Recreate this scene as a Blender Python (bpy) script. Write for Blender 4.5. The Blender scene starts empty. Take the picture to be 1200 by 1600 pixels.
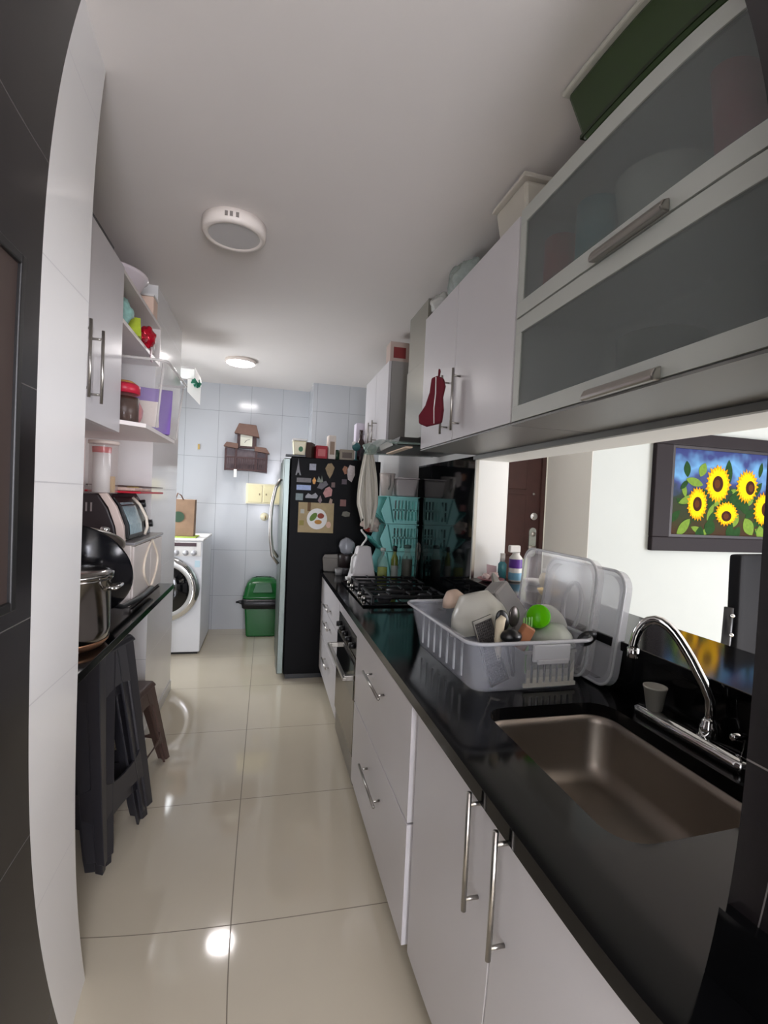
import bpy, bmesh, math, random
from mathutils import Vector, Matrix, noise as mnoise
random.seed(7)
PI = math.pi
C = bpy.context.scene.collection
sc = bpy.context.scene

# ------------------------------------------------------------------ camera
USE_LENS = True      # ultra-wide phone lens with its residual barrel distortion
F, K1, K2 = 754.85, 0.0164, -0.0352
CH = 1.4825
yaw, pitch, roll = math.radians(13.7424), math.radians(-1.3505), math.radians(2.5691)
fw = Vector((math.sin(yaw)*math.cos(pitch), math.cos(yaw)*math.cos(pitch), math.sin(pitch)))
rt0 = Vector((math.cos(yaw), -math.sin(yaw), 0)); up0 = rt0.cross(fw)
rt = rt0*math.cos(roll) + up0*math.sin(roll); up = -rt0*math.sin(roll) + up0*math.cos(roll)
cd = bpy.data.cameras.new('camera'); cam = bpy.data.objects.new('camera', cd); C.objects.link(cam)
m = Matrix((rt, up, -fw)).transposed().to_4x4(); m.translation = Vector((0, 0, CH)); cam.matrix_world = m
sc.camera = cam
cd.sensor_fit = 'HORIZONTAL'; cd.sensor_width = 36.0; cd.sensor_height = 48.0
cd.lens = F*36/1200; cd.clip_start = 0.02; cd.clip_end = 60
if USE_LENS:
    cd.type = 'PANO'
    cc = cd
    cc.panorama_type = 'FISHEYE_LENS_POLYNOMIAL'
    # least-squares fit of theta(r_mm) = c1 r + c2 r^2 + c3 r^3 + c4 r^4
    rows = []
    for i in range(1, 61):
        t = math.radians(i*0.95); x = math.tan(t); r = F*x*(1+K1*x*x+K2*x**4)*0.03
        if r > 33: break
        rows.append((r/30, t))
    n = 4
    A = [[sum(r**(a+b+2) for r, t in rows) for b in range(n)] + [sum(t*r**(a+1) for r, t in rows)] for a in range(n)]
    for i in range(n):
        p = max(range(i, n), key=lambda q: abs(A[q][i])); A[i], A[p] = A[p], A[i]
        for j in range(n):
            if j != i:
                f_ = A[j][i]/A[i][i]; A[j] = [u-f_*v for u, v in zip(A[j], A[i])]
    co = [A[i][n]/A[i][i]/30**(i+1) for i in range(n)]
    cc.fisheye_polynomial_k0 = 0.0
    cc.fisheye_polynomial_k1 = -co[0]; cc.fisheye_polynomial_k2 = -co[1]
    cc.fisheye_polynomial_k3 = -co[2]; cc.fisheye_polynomial_k4 = -co[3]
    cc.fisheye_fov = math.radians(170)

# ------------------------------------------------------------------ colour management, world, lights
vs = sc.view_settings
sc.display_settings.display_device = 'sRGB'
vs.view_transform = 'Standard'; vs.look = 'None'; vs.gamma = 1.0; vs.use_curve_mapping = False
vs.exposure = 0.42
try:
    sc.cycles.use_denoising = True; sc.cycles.max_bounces = 10; sc.cycles.diffuse_bounces = 5
    sc.cycles.transparent_max_bounces = 24; sc.cycles.transmission_bounces = 12; sc.cycles.caustics_reflective = False
    sc.cycles.caustics_refractive = True; sc.cycles.sample_clamp_indirect = 6
except Exception: pass
w = bpy.data.worlds.new('daylight'); sc.world = w; w.use_nodes = True
w.node_tree.nodes['Background'].inputs[0].default_value = (0.80, 0.90, 1.0, 1)
w.node_tree.nodes['Background'].inputs[1].default_value = 1.6
def area(name, loc, target, sx, sy, power, col):
    l = bpy.data.lights.new(name, 'AREA'); l.shape = 'RECTANGLE'; l.size = sx; l.size_y = sy; l.energy = power; l.color = col
    o = bpy.data.objects.new(name, l); C.objects.link(o); o.location = loc
    o.rotation_euler = (Vector(target)-Vector(loc)).to_track_quat('-Z', 'Z').to_euler(); return o
area('living_window_daylight', (4.75, -0.1, .85), (-.6, 2.1, 1.75), 2.4, 1.4, 138, (1.0, 0.96, 1.0))
area('rear_fill_light', (0.38, -2.35, 1.6), (-0.75, 2.4, 1.6), 0.95, 1.6, 82, (0.95, 0.96, 1.07))  # added fill from behind the camera, no window known there
area('laundry_window_daylight', (-1.2, 4.75, 1.45), (0.7, 3.2, 0.7), 1.0, 0.8, 25, (0.93, 0.96, 1.0))

# ------------------------------------------------------------------ materials
MATS = {}
def mat(name, col, rough=0.5, metal=0.0, spec=0.5, trans=0.0, alpha=1.0, emit=None, ior=1.45, var=0.06, vscale=6.0, coat=0.0, bump=0.0, bscale=80.0):
    if name in MATS: return MATS[name]
    M = bpy.data.materials.new(name); M.use_nodes = True; nt = M.node_tree; b = nt.nodes['Principled BSDF']
    col = tuple(col)
    g = nt.nodes.new('ShaderNodeNewGeometry')
    nz = nt.nodes.new('ShaderNodeTexNoise'); nz.inputs['Scale'].default_value = vscale; nz.inputs['Detail'].default_value = 3
    nt.links.new(g.outputs['Position'], nz.inputs['Vector'])
    mx = nt.nodes.new('ShaderNodeMix'); mx.data_type = 'RGBA'
    mx.inputs[6].default_value = tuple(c*(1-var) for c in col)+(1,); mx.inputs[7].default_value = tuple(min(1, c*(1+var)) for c in col)+(1,)
    nt.links.new(nz.outputs[0], mx.inputs[0]); nt.links.new(mx.outputs[2], b.inputs['Base Color'])
    b.inputs['Roughness'].default_value = rough; b.inputs['Metallic'].default_value = metal
    b.inputs['Specular IOR Level'].default_value = spec; b.inputs['IOR'].default_value = ior
    b.inputs['Transmission Weight'].default_value = trans; b.inputs['Alpha'].default_value = alpha
    b.inputs['Coat Weight'].default_value = coat
    if emit: b.inputs['Emission Color'].default_value = tuple(emit[:3])+(1,); b.inputs['Emission Strength'].default_value = emit[3]
    if bump:
        n2 = nt.nodes.new('ShaderNodeTexNoise'); n2.inputs['Scale'].default_value = bscale; nt.links.new(g.outputs['Position'], n2.inputs['Vector'])
        bp = nt.nodes.new('ShaderNodeBump'); bp.inputs['Strength'].default_value = bump; bp.inputs['Distance'].default_value = 0.002
        nt.links.new(n2.outputs[0], bp.inputs['Height']); nt.links.new(bp.outputs[0], b.inputs['Normal'])
    MATS[name] = M; return M
def tiles(name, col, grout, axes, size, off, width=0.004, rough=0.12, var=0.03, spec=0.5, bump=0.15):
    """procedural tile grid on world coordinates"""
    M = mat(name, col, rough, var=var, spec=spec, vscale=3.0); nt = M.node_tree; b = nt.nodes['Principled BSDF']
    g = nt.nodes.new('ShaderNodeNewGeometry'); sp = nt.nodes.new('ShaderNodeSeparateXYZ'); nt.links.new(g.outputs['Position'], sp.inputs[0])
    outs = []
    def mt(op, a, bb=None):
        q = nt.nodes.new('ShaderNodeMath'); q.operation = op
        for i, v in enumerate((a, bb)):
            if v is None: continue
            if isinstance(v, (int, float)): q.inputs[i].default_value = v
            else: nt.links.new(v, q.inputs[i])
        return q.outputs[0]
    for ax, s, o in zip(axes, size, off):
        d = mt('SUBTRACT', sp.outputs[ax], o); d = mt('DIVIDE', d, s); d = mt('FRACT', mt('ADD', d, 0.5)); d = mt('ABSOLUTE', mt('SUBTRACT', d, 0.5))
        outs.append(mt('LESS_THAN', d, width/s/2))
    k = outs[0]
    for o2 in outs[1:]: k = mt('MAXIMUM', k, o2)
    src = b.inputs['Base Color'].links[0].from_socket
    mx = nt.nodes.new('ShaderNodeMix'); mx.data_type = 'RGBA'; nt.links.new(k, mx.inputs[0]); nt.links.new(src, mx.inputs[6]); mx.inputs[7].default_value = tuple(grout)+(1,)
    nt.links.new(mx.outputs[2], b.inputs['Base Color'])
    rr = mt('ADD', mt('MULTIPLY', k, 0.4), rough); nt.links.new(rr, b.inputs['Roughness'])
    return M
def S(r, g, b):   # sRGB 0-255 -> linear
    f = lambda c: (c/255/12.92) if c/255 <= .04045 else ((c/255+.055)/1.055)**2.4
    return (f(r), f(g), f(b))
white_cab = mat('white_laminate', S(204, 200, 202), .32, var=.02, spec=.45)
cab_edge = mat('grey_cabinet_edge', S(170, 170, 172), .45, var=.02)
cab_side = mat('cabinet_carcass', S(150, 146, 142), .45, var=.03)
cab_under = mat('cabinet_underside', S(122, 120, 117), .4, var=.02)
steel = mat('brushed_steel', S(176, 172, 166), .28, 1.0, var=.05, vscale=20)
chrome = mat('chrome', S(215, 215, 215), .08, 1.0, var=.01)
dsteel = mat('sink_steel', S(150, 141, 132), .42, 1.0, var=.06, vscale=12)
granite = mat('black_granite', S(9, 9, 10), .10, var=.5, vscale=260, spec=.25)
ceil_m = mat('ceiling_paint', S(226, 220, 216), .9, var=.015, spec=.2)
wall_w = mat('white_wall_paint', S(240, 240, 236), .85, var=.015, spec=.2)
wall_shade = mat('shaded_wall_grey', S(200, 198, 192), .85, var=.015, spec=.2)  # grey holds the shade of the return face in its colour
floor_m = tiles('cream_floor_tile', S(196, 186, 166), S(120, 110, 95), (0, 1), (.72, .72), (-.066, 1.68), .004, .07, var=.05, spec=.6)
tile_z = tiles('white_wall_tile_side', S(226, 224, 222), S(186, 184, 184), (2, 1), (.5, 1.0), (.49, 1.0), .003, .12)
tile_back = tiles('white_wall_tile_back', S(190, 193, 197), S(140, 145, 150), (2, 0), (.5, .335), (.37, .14), .004, .14)
tile_black = tiles('black_wall_tile', S(24, 21, 22), S(92, 88, 86), (2, 1), (.5, 1.9), (.69, .4), .0025, .22, spec=.4)
black_gl = mat('black_glass', S(10, 11, 13), .06, var=.1, spec=.6)
black_pl = mat('black_plastic', S(24, 24, 26), .35, var=.1)
stool_black = mat('charcoal_stool_plastic', S(44, 43, 47), .3, var=.08, spec=.5)
stool_brown = mat('brown_stool_plastic', S(80, 62, 55), .4, var=.08)
fridge_bl = mat('fridge_black', S(9, 9, 12), .5, var=.08, spec=.15)
fridge_st = mat('fridge_door_steel', S(112, 120, 116), .35, .9, var=.03)
frost = mat('frosted_glass', S(185, 190, 188), .27, trans=.8, var=.03, spec=.4, ior=1.1)
alum = mat('pale_aluminium_frame', S(180, 182, 176), .4, .0, var=.02)
glass_c = mat('clear_glass', S(235, 245, 242), .03, trans=1.0, var=.0, ior=1.3)
clear_pl = mat('clear_plastic', S(226, 224, 226), .12, alpha=.24, var=.0, spec=.6)
clear_pl2 = mat('cloudy_plastic', S(196, 198, 208), .2, alpha=.27, var=.02, spec=.6)
rim_pl = mat('cloudy_plastic_rim', S(205, 205, 208), .2, alpha=.6, var=.02, spec=.6)
teal = mat('teal_plastic', S(158, 232, 228), .35, var=.04)
green_pl = mat('green_bin_plastic', S(16, 94, 38), .25, var=.05)
white_pl = mat('white_plastic', S(228, 226, 222), .35, var=.02)
cream_pl = mat('cream_plastic', S(236, 228, 196), .4, var=.02)
red_pl = mat('red_plastic', S(190, 30, 45), .35, var=.06)
wood_dk = mat('dark_stained_wood', S(66, 40, 37), .5, var=.25, vscale=14)
wood_lt = mat('wood_brown', S(150, 95, 60), .55, var=.2, vscale=30)
frame_dk = mat('dark_picture_frame', S(30, 24, 27), .6, spec=.2, var=.1)
cloth_w = mat('off_white_cloth', S(205, 200, 188), .9, var=.05, bump=.3, bscale=300)
mitt_m = mat('dark_red_fabric', S(96, 14, 30), .8, var=.12, vscale=30)
lamp_on = mat('lit_diffuser', S(255, 250, 245), .5, emit=(1, .96, .97, 26))
lamp_off = mat('opal_diffuser', S(196, 192, 190), .5, var=.01)
white_tr = mat('lamp_trim_white', S(235, 225, 216), .45, var=.01)

# ------------------------------------------------------------------ mesh helpers
class MB:
    def __init__(s): s.v = []; s.f = []; s.m = []; s.mi = 0; s.sm = []
    def add(s, vs, fs, smooth=False, M=None):
        o = len(s.v)
        s.v += [tuple(M @ Vector(p)) if M else tuple(p) for p in vs]
        for f in fs: s.f.append(tuple(i+o for i in f)); s.m.append(s.mi); s.sm.append(smooth)
        return s
    def box(s, x0, x1, y0, y1, z0, z1, M=None):
        v = [(x, y, z) for z in (z0, z1) for y in (y0, y1) for x in (x0, x1)]
        return s.add(v, [(0, 2, 3, 1), (4, 5, 7, 6), (0, 1, 5, 4), (2, 6, 7, 3), (0, 4, 6, 2), (1, 3, 7, 5)], False, M)
    def frus(s, a, z0, b, z1, M=None):   # a,b = (x0,x1,y0,y1)
        v = [(x, y, z) for (q, z) in ((a, z0), (b, z1)) for y in (q[2], q[3]) for x in (q[0], q[1])]
        return s.add(v, [(0, 2, 3, 1), (4, 5, 7, 6), (0, 1, 5, 4), (2, 6, 7, 3), (0, 4, 6, 2), (1, 3, 7, 5)], False, M)
    def lathe(s, prof, c=(0, 0, 0), seg=32, M=None, sx=1, sy=1, cap=True):
        v = []; f = []; n = len(prof)
        for i in range(seg):
            a = 2*PI*i/seg
            for r, z in prof: v.append((c[0]+sx*r*math.cos(a), c[1]+sy*r*math.sin(a), c[2]+z))
        for i in range(seg):
            j = (i+1) % seg
            for k in range(n-1): f.append((i*n+k, j*n+k, j*n+k+1, i*n+k+1))
        if cap:
            if prof[0][0] > 1e-6: f.append(tuple(i*n for i in range(seg))[::-1])
            if prof[-1][0] > 1e-6: f.append(tuple(i*n+n-1 for i in range(seg)))
        return s.add(v, f, True, M)
    def cyl(s, p0, p1, r0, r1=None, seg=16):
        p0 = Vector(p0); p1 = Vector(p1); d = p1-p0; q = d.to_track_quat('Z', 'Y').to_matrix().to_4x4(); q.translation = p0
        return s.lathe([(r0, 0), (r0 if r1 is None else r1, d.length)], seg=seg, M=q)
    def tube(s, pts, r, seg=10, closed=False):
        pts = [Vector(p) for p in pts]; n = len(pts); v = []; f = []
        rr = r if isinstance(r, (list, tuple)) else [r]*n
        u = None
        for i, p in enumerate(pts):
            a = pts[(i-1) % n] if (closed or i) else p; b = pts[(i+1) % n] if (closed or i < n-1) else p
            t = (b-a).normalized()
            if u is None: u = t.orthogonal().normalized()
            u = (u - t*u.dot(t)).normalized(); w_ = t.cross(u)
            for k in range(seg):
                an = 2*PI*k/seg; v.append(p + (u*math.cos(an)+w_*math.sin(an))*rr[i])
        for i in range(n if closed else n-1):
            j = (i+1) % n
            for k in range(seg): l = (k+1) % seg; f.append((i*seg+k, i*seg+l, j*seg+l, j*seg+k))
        if not closed: f.append(tuple(range(seg))[::-1]); f.append(tuple((n-1)*seg+k for k in range(seg)))
        return s.add(v, f, True)
    def prism(s, poly, d, axis='y', o=0.0, M=None):
        """extrude polygon: axis y -> poly (x,z) from y=o to o+d; x -> (y,z); z -> (x,y)"""
        def P(a, b, t): return (a, t, b) if axis == 'y' else (t, a, b) if axis == 'x' else (a, b, t)
        n = len(poly); v = [P(a, b, o) for a, b in poly]+[P(a, b, o+d) for a, b in poly]
        f = [tuple(range(n)), tuple(range(2*n-1, n-1, -1))]+[(i, i+n, (i+1) % n+n, (i+1) % n) for i in range(n)]
        return s.add(v, f, False, M)
    def sphere(s, c, r, sx=1, sy=1, sz=1, seg=20, M=None):
        n = 10; pr = [(r*math.sin(PI*i/n), -r*math.cos(PI*i/n)*sz) for i in range(n+1)]; pr[0] = (0, pr[0][1]); pr[-1] = (0, pr[-1][1])
        return s.lathe(pr, c, seg, M, sx, sy)
    def grid(s, fn, nu, nv, smooth=True, closed=False):
        v = [fn(i/nu, j/nv) for j in range(nv+1) for i in range(nu+1)]
        f = [(j*(nu+1)+i, j*(nu+1)+i+1, (j+1)*(nu+1)+i+1, (j+1)*(nu+1)+i) for j in range(nv) for i in range(nu)]
        return s.add(v, f, smooth)
def rrect(x0, x1, y0, y1, r, n=6):
    out = []
    for cx, cy, a0 in ((x1-r, y1-r, 0), (x0+r, y1-r, PI/2), (x0+r, y0+r, PI), (x1-r, y0+r, 1.5*PI)):
        for i in range(n+1): a = a0+PI/2*i/n; out.append((cx+r*math.cos(a), cy+r*math.sin(a)))
    return out
def loops(mb, rings, smooth=True, cap0=True, cap1=False):
    """skin list of rings (equal length lists of 3d points)"""
    n = len(rings[0]); v = [p for r in rings for p in r]; f = []
    for i in range(len(rings)-1):
        for k in range(n): l = (k+1) % n; f.append((i*n+k, i*n+l, (i+1)*n+l, (i+1)*n+k))
    if cap0: f.append(tuple(range(n))[::-1])
    if cap1: f.append(tuple((len(rings)-1)*n+k for k in range(n)))
    return mb.add(v, f, smooth)
def build(name, mb, mats, bevel=0, solid=0, sub=0, origin=None, weld=False):
    me = bpy.data.meshes.new(name); v = mb.v
    o3 = Vector(origin) if origin is not None else Vector((0, 0, 0))
    me.from_pydata([tuple(Vector(p)-o3) for p in v], [], mb.f)
    for p, mi, smf in zip(me.polygons, mb.m, mb.sm): p.material_index = mi; p.use_smooth = smf
    bm = bmesh.new(); bm.from_mesh(me); bmesh.ops.recalc_face_normals(bm, faces=bm.faces); bm.to_mesh(me); bm.free()
    for mm in (mats if isinstance(mats, (list, tuple)) else [mats]): me.materials.append(mm)
    o = bpy.data.objects.new(name, me); C.objects.link(o); o.location = o3
    if solid: q = o.modifiers.new('solid', 'SOLIDIFY'); q.thickness = solid; q.offset = 0
    if bevel: q = o.modifiers.new('bevel', 'BEVEL'); q.width = bevel; q.segments = 2; q.limit_method = 'ANGLE'; q.angle_limit = math.radians(40)
    if sub: q = o.modifiers.new('sub', 'SUBSURF'); q.levels = sub; q.render_levels = sub
    return o
def struct(name, mb, mm, **k):
    o = build(name, mb, mm, **k); o['kind'] = 'structure'; return o
def tag(o, label, cat, group=None):
    o['label'] = label; o['category'] = cat
    if group: o['group'] = group
    return o
def thing(name, label, cat, loc=(0, 0, 0), rot=(0, 0, 0), group=None):
    o = bpy.data.objects.new(name, None); o.empty_display_size = .05; C.objects.link(o); o.location = loc; o.rotation_euler = rot
    return tag(o, label, cat, group)
def part(name, mb, mm, root, world=False, label=None, sub_of=None, **k):
    """world=True: the mesh was written in world coordinates of an unrotated thing"""
    if world:
        L = Vector(root.location); mb.v = [tuple(Vector(p)-L) for p in mb.v]
    o = build(name, mb, mm, **k); o.parent = sub_of or root
    if label: o['label'] = label
    return o
def single(name, mb, mm, label, cat, group=None, **k):
    xs, ys, zs = zip(*mb.v); org = ((min(xs)+max(xs))/2, (min(ys)+max(ys))/2, min(zs))
    return tag(build(name, mb, mm, origin=org, **k), label, cat, group)
def bx(*a): return MB().box(*a)

# ------------------------------------------------------------------ structure
HC = 2.66
struct('floor', bx(-1.35, 5.05, -2.6, 5.6, -.1, 0), floor_m)
struct('ceiling', bx(-1.35, 5.05, -2.6, 5.6, HC, HC+.1), ceil_m)
struct('wall_left_entry', bx(-1.25, -.496, .0, 1.213, 0, HC), tile_black)
struct('wall_left_rear_bounce', bx(-1.25, -1.0, -2.5, -.0001, 0, HC), wall_w)  # unseen wall, set white to bounce light forward
struct('wall_right_rear_block', bx(.9, 1.05, -2.5, .0499, 0, HC), wall_w)  # unseen wall added to keep the rear fill off the living room
struct('wall_left_return', bx(-1.25, -.496, 1.2131, 1.505, 0, HC), tile_z)
struct('wall_left_niche', bx(-1.25, -1.0, 1.5051, 3.05, 0, HC), mat('niche_wall_paint', S(238, 222, 216), .5, var=.01))
mbp = MB().box(-1.25, -.65, 3.0501, 3.85, 0, HC)
struct('wall_left_pillar', mbp, tile_z)
mb = MB().box(-1.35, -1.25, 3.85, 5.5, 0, .95).box(-1.35, -1.25, 3.85, 5.5, 2.15, HC).box(-1.35, -1.25, 3.85, 4.2, .95, 2.15).box(-1.35, -1.25, 5.3, 5.5, .95, 2.15)
struct('wall_left_laundry', mb, tile_z)
struct('wall_back', bx(-1.35, 1.35, 5.5, 5.6, 0, HC), tile_back)
struct('wall_back_pillar', bx(.43, 1.15, 5.05, 5.4999, 0, HC), tile_back)
mb = MB().box(1.15, 1.352, .45, 2.55, 0, 1.035).box(1.15, 1.352, .45, 2.55, 1.735, HC).box(1.15, 1.352, 2.55, 5.5, 0, HC)
struct('wall_right', mb, wall_w)
struct('wall_right_entry', bx(.575, 1.36, .05, .4499, 0, HC), tile_black)
# living room shell
struct('wall_living_far', bx(2.17, 5.0, 2.9, 3.5, 0, HC), mat('living_wall_paint', S(182, 187, 184), .85, var=.015, spec=.2))
struct('wall_living_door', bx(1.352, 5.0, 3.5, 3.6, 0, HC), wall_w)
struct('wall_living_return', bx(2.165, 2.1699, 2.9, 3.5, 0, HC), wall_shade)
mb = MB().box(5, 5.1, -2.5, 3.5, 0, .1).box(5, 5.1, -2.5, 3.5, 2.3, HC).box(5, 5.1, -2.5, -2.0, .1, 2.3).box(5, 5.1, 2.3, 3.5, .1, 2.3)
struct('wall_living_window_side', mb, wall_w)
mb = MB().box(-1.25, 5.0, -2.6, -2.5, 0, .8).box(-1.25, 5, -2.6, -2.5, 2.3, HC).box(-1.25, -.1, -2.6, -2.5, .8, 2.3).box(.88, 5, -2.6, -2.5, .8, 2.3)
struct('wall_rear', mb, wall_w)
for i, (a, b, c, d, z0, z1) in enumerate(((5.02, 5.06, -2.0, 2.3, .1, 2.3), (-.1, .88, -2.57, -2.53, .8, 2.3), (-1.32, -1.28, 4.2, 5.3, .95, 2.15))):  # middle frame is an unseen rear window added for the fill light
    mb = MB(); along_y = (b-a) < (d-c); t = .04
    if along_y:
        mb.box(a, b, c, d, z0, z0+t).box(a, b, c, d, z1-t, z1).box(a, b, c, c+t, z0, z1).box(a, b, d-t, d, z0, z1).box(a, b, (c+d)/2-t/2, (c+d)/2+t/2, z0, z1)
    else:
        mb.box(a, b, c, d, z0, z0+t).box(a, b, c, d, z1-t, z1).box(a, a+t, c, d, z0, z1).box(b-t, b, c, d, z0, z1).box((a+b)/2-t/2, (a+b)/2+t/2, c, d, z0, z1)
    struct('window_%d' % (i+1), mb, white_pl)
struct('trim_opening', bx(1.142, 1.16, 2.535, 2.551, 1.037, 1.735), steel)
# bulkhead edge under wall above the opening
struct('trim_lintel', bx(1.128, 1.1499, .45, 2.55, 1.735, 1.757), mat('lintel_grey', S(120, 118, 114), .5))
struct('baseboard_left', bx(-.65, -.642, 3.05, 3.85, 0, .07), mat('baseboard_tile', S(206, 204, 200), .3))

# dark doorframe set in the entry wall
t = thing('framed_panel', 'dark brown framed panel set into black tiled wall at far left edge', 'panel', (-.496, .7, 1.24))
mb = MB().box(-.4959, -.478, 1.085, 1.105, 1.23, 1.93).box(-.4959, -.478, .2, 1.085, 1.91, 1.93).box(-.4959, -.478, .2, 1.085, 1.23, 1.25).box(-.4959, -.478, .18, .2, 1.23, 1.93)
part('frame', mb, mat('panel_frame_dark', S(26, 24, 24), .4), t, True, bevel=.003)
part('board', bx(-.4959, -.486, .2, 1.085, 1.25, 1.91), mat('panel_brown', S(62, 50, 46), .5), t, True)

# ------------------------------------------------------------------ right run: base cabinets
XF = .468
def bar_handle(root, sub, p0, p1, off, r=.0055, inset=.12):
    """bar handle between p0 and p1 (world), standing 'off' away along -x or +x"""
    p0 = Vector(p0); p1 = Vector(p1); mb = MB(); L = Vector(root.location)
    o = Vector((off, 0, 0)); mb.cyl(p0+o, p1+o, r, seg=12)
    for k in (inset, 1-inset): q = p0.lerp(p1, k); mb.cyl(q, q+o, r*.8, seg=8)
    return part('handle', mb, steel, root, True, sub_of=sub)
t = thing('sink_cabinet', 'white two door base cabinet under the sink with long bar handles', 'cabinet', (.8, .855, 0))
mb = MB().box(.487, .50, .3, 1.37, .1, .86).box(.487, .57, .3, .315, .1, .86).box(.56, 1.14, .456, .47, .1, .86).box(.487, 1.14, 1.357, 1.372, .1, .86).box(.487, 1.14, .456, 1.37, .1, .115)
part('body', mb, cab_edge, t, True)
for y0, y1, hy in ((.858, 1.366, .92), (.32, .852, .80)):
    d = part('door', bx(XF, .486, y0, y1, .105, .862), white_cab, t, True, bevel=.0015)
    bar_handle(t, d, (XF, hy, .625), (XF, hy, .880), -.032, inset=.1)
t = thing('drawer_cabinet', 'white base cabinet with two deep drawers left of the sink doors', 'cabinet', (.8, 1.84, 0))
part('body', MB().box(.487, 1.14, 1.377, 2.31, .1, .863), cab_edge, t, True)
for z0, z1, hz in ((.497, .860, .755), (.105, .49, .352)):
    d = part('drawer', bx(XF-.012, .486, 1.39, 2.305, z0, z1), white_cab, t, True, bevel=.0015)
    bar_handle(t, d, (XF-.012, 1.70, hz), (XF-.012, 1.99, hz), -.03, inset=.12)
t = thing('oven', 'built in steel and black glass oven below the gas hob', 'oven', (.8, 2.63, 0))
part('body', bx(.487, 1.1, 2.316, 2.95, .08, .863), cab_side, t, True)
part('top_panel', bx(XF, .486, 2.32, 2.945, .795, .862), white_cab, t, True, label='white panel above the oven')
part('control_panel', bx(XF, .486, 2.32, 2.945, .685, .79), mat('oven_control_dark', S(52, 50, 50), .3, .6), t, True)
for ky in (2.42, 2.53, 2.64, 2.75, 2.86): part('knob', MB().cyl((XF, ky, .735), (XF-.03, ky, .735), .018, .015), black_pl, t, True)
d = part('door', bx(XF-.01, .486, 2.325, 2.94, .2, .68), mat('oven_bronze_glass', S(108, 98, 84), .18, .7), t, True, bevel=.003)
part('window', bx(XF-.0125, XF-.0101, 2.345, 2.92, .48, .675), black_gl, t, True, sub_of=d)
mb = MB().box(XF-.07, XF-.05, 2.33, 2.93, .585, .602).box(XF-.06, XF-.01, 2.34, 2.365, .58, .607).box(XF-.06, XF-.01, 2.895, 2.92, .58, .607)
part('handle', mb, steel, t, True, sub_of=d, bevel=.003)
part('lower_panel', bx(XF, .486, 2.325, 2.94, .06, .195), mat('oven_lower', S(120, 114, 104), .3, .6), t, True)
t = thing('narrow_drawer_cabinet', 'white base cabinet with three shallow drawers beside the refrigerator', 'cabinet', (.8, 3.4, 0))
part('body', bx(.487, 1.14, 2.955, 3.93, .1, .863), cab_edge, t, True)
for z0, z1, hz in ((.64, .862, .70), (.40, .632, .57), (.105, .392, .30)):
    d = part('drawer', bx(XF, .486, 2.96, 3.925, z0, z1), white_cab, t, True, bevel=.0015)
    bar_handle(t, d, (XF, 3.3, hz), (XF, 3.55, hz), -.026, inset=.12)
struct('baseboard_right', bx(.52, .535, .3, 3.93, 0, .1), mat('toe_kick_grey', S(120, 114, 104), .5))
# worktop with rounded sink hole
ZT = .9; hx0, hx1, hy0, hy1 = .62, 1.02, .69, 1.255
mb = MB()
inner = rrect(hx0, hx1, hy0, hy1, .07, 8); bx0, bx1, by0, by1 = .453, 1.149, .5, 1.4
cx, cy = (hx0+hx1)/2, (hy0+hy1)/2
def outer_pt(p):
    dx, dy = p[0]-cx, p[1]-cy; k = 1e9
    if dx > 1e-9: k = min(k, (bx1-cx)/dx)
    if dx < -1e-9: k = min(k, (bx0-cx)/dx)
    if dy > 1e-9: k = min(k, (by1-cy)/dy)
    if dy < -1e-9: k = min(k, (by0-cy)/dy)
    return (cx+dx*k, cy+dy*k)
outer = [outer_pt(p) for p in inner]
for cxx, cyy in ((bx0, by0), (bx1, by0), (bx1, by1), (bx0, by1)):
    i = min(range(len(outer)), key=lambda q: (outer[q][0]-cxx)**2+(outer[q][1]-cyy)**2); outer[i] = (cxx, cyy)
for (za, zb) in ((ZT, ZT),):
    n = len(inner)
    v = [(x, y, ZT) for x, y in inner]+[(x, y, ZT) for x, y in outer]+[(x, y, ZT-.035) for x, y in inner]+[(x, y, ZT-.035) for x, y in outer]
    f = []
    for k in range(n):
        l = (k+1) % n
        f += [(k, l, n+l, n+k), (2*n+k, 3*n+k, 3*n+l, 2*n+l), (k, 2*n+k, 2*n+l, l), (n+k, n+l, 3*n+l, 3*n+k)]
    mb.add(v, f)
mb.box(bx0, bx1, by1, 3.935, ZT-.035, ZT).box(bx0, .574, .3, .4501, ZT-.035, ZT).box(bx0, bx1, .4501, by0, ZT-.035, ZT)
single('worktop', mb, granite, 'long polished black granite kitchen worktop with cutout for the sink', 'worktop')
mb = MB().box(1.135, 1.1499, .4501, 2.53, ZT+.001, 1.036)
single('backsplash_strip', mb, granite, 'low black granite upstand behind the tap under the serving ledge', 'upstand')
single('end_upstand', bx(.558, .5745, .18, .447, ZT+.001, 1.0), granite, 'small black granite upstand at near end of worktop against black pillar', 'upstand')
single('serving_ledge', bx(1.12, 1.465, .4501, 2.5499, 1.036, 1.066), granite, 'polished black granite ledge in the serving hatch', 'ledge', bevel=.003)
single('glass_backsplash', bx(1.142, 1.1499, 2.552, 3.60, ZT+.001, 1.757), black_gl, 'glossy black glass backsplash behind the hob reflecting teal baskets', 'backsplash')
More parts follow.
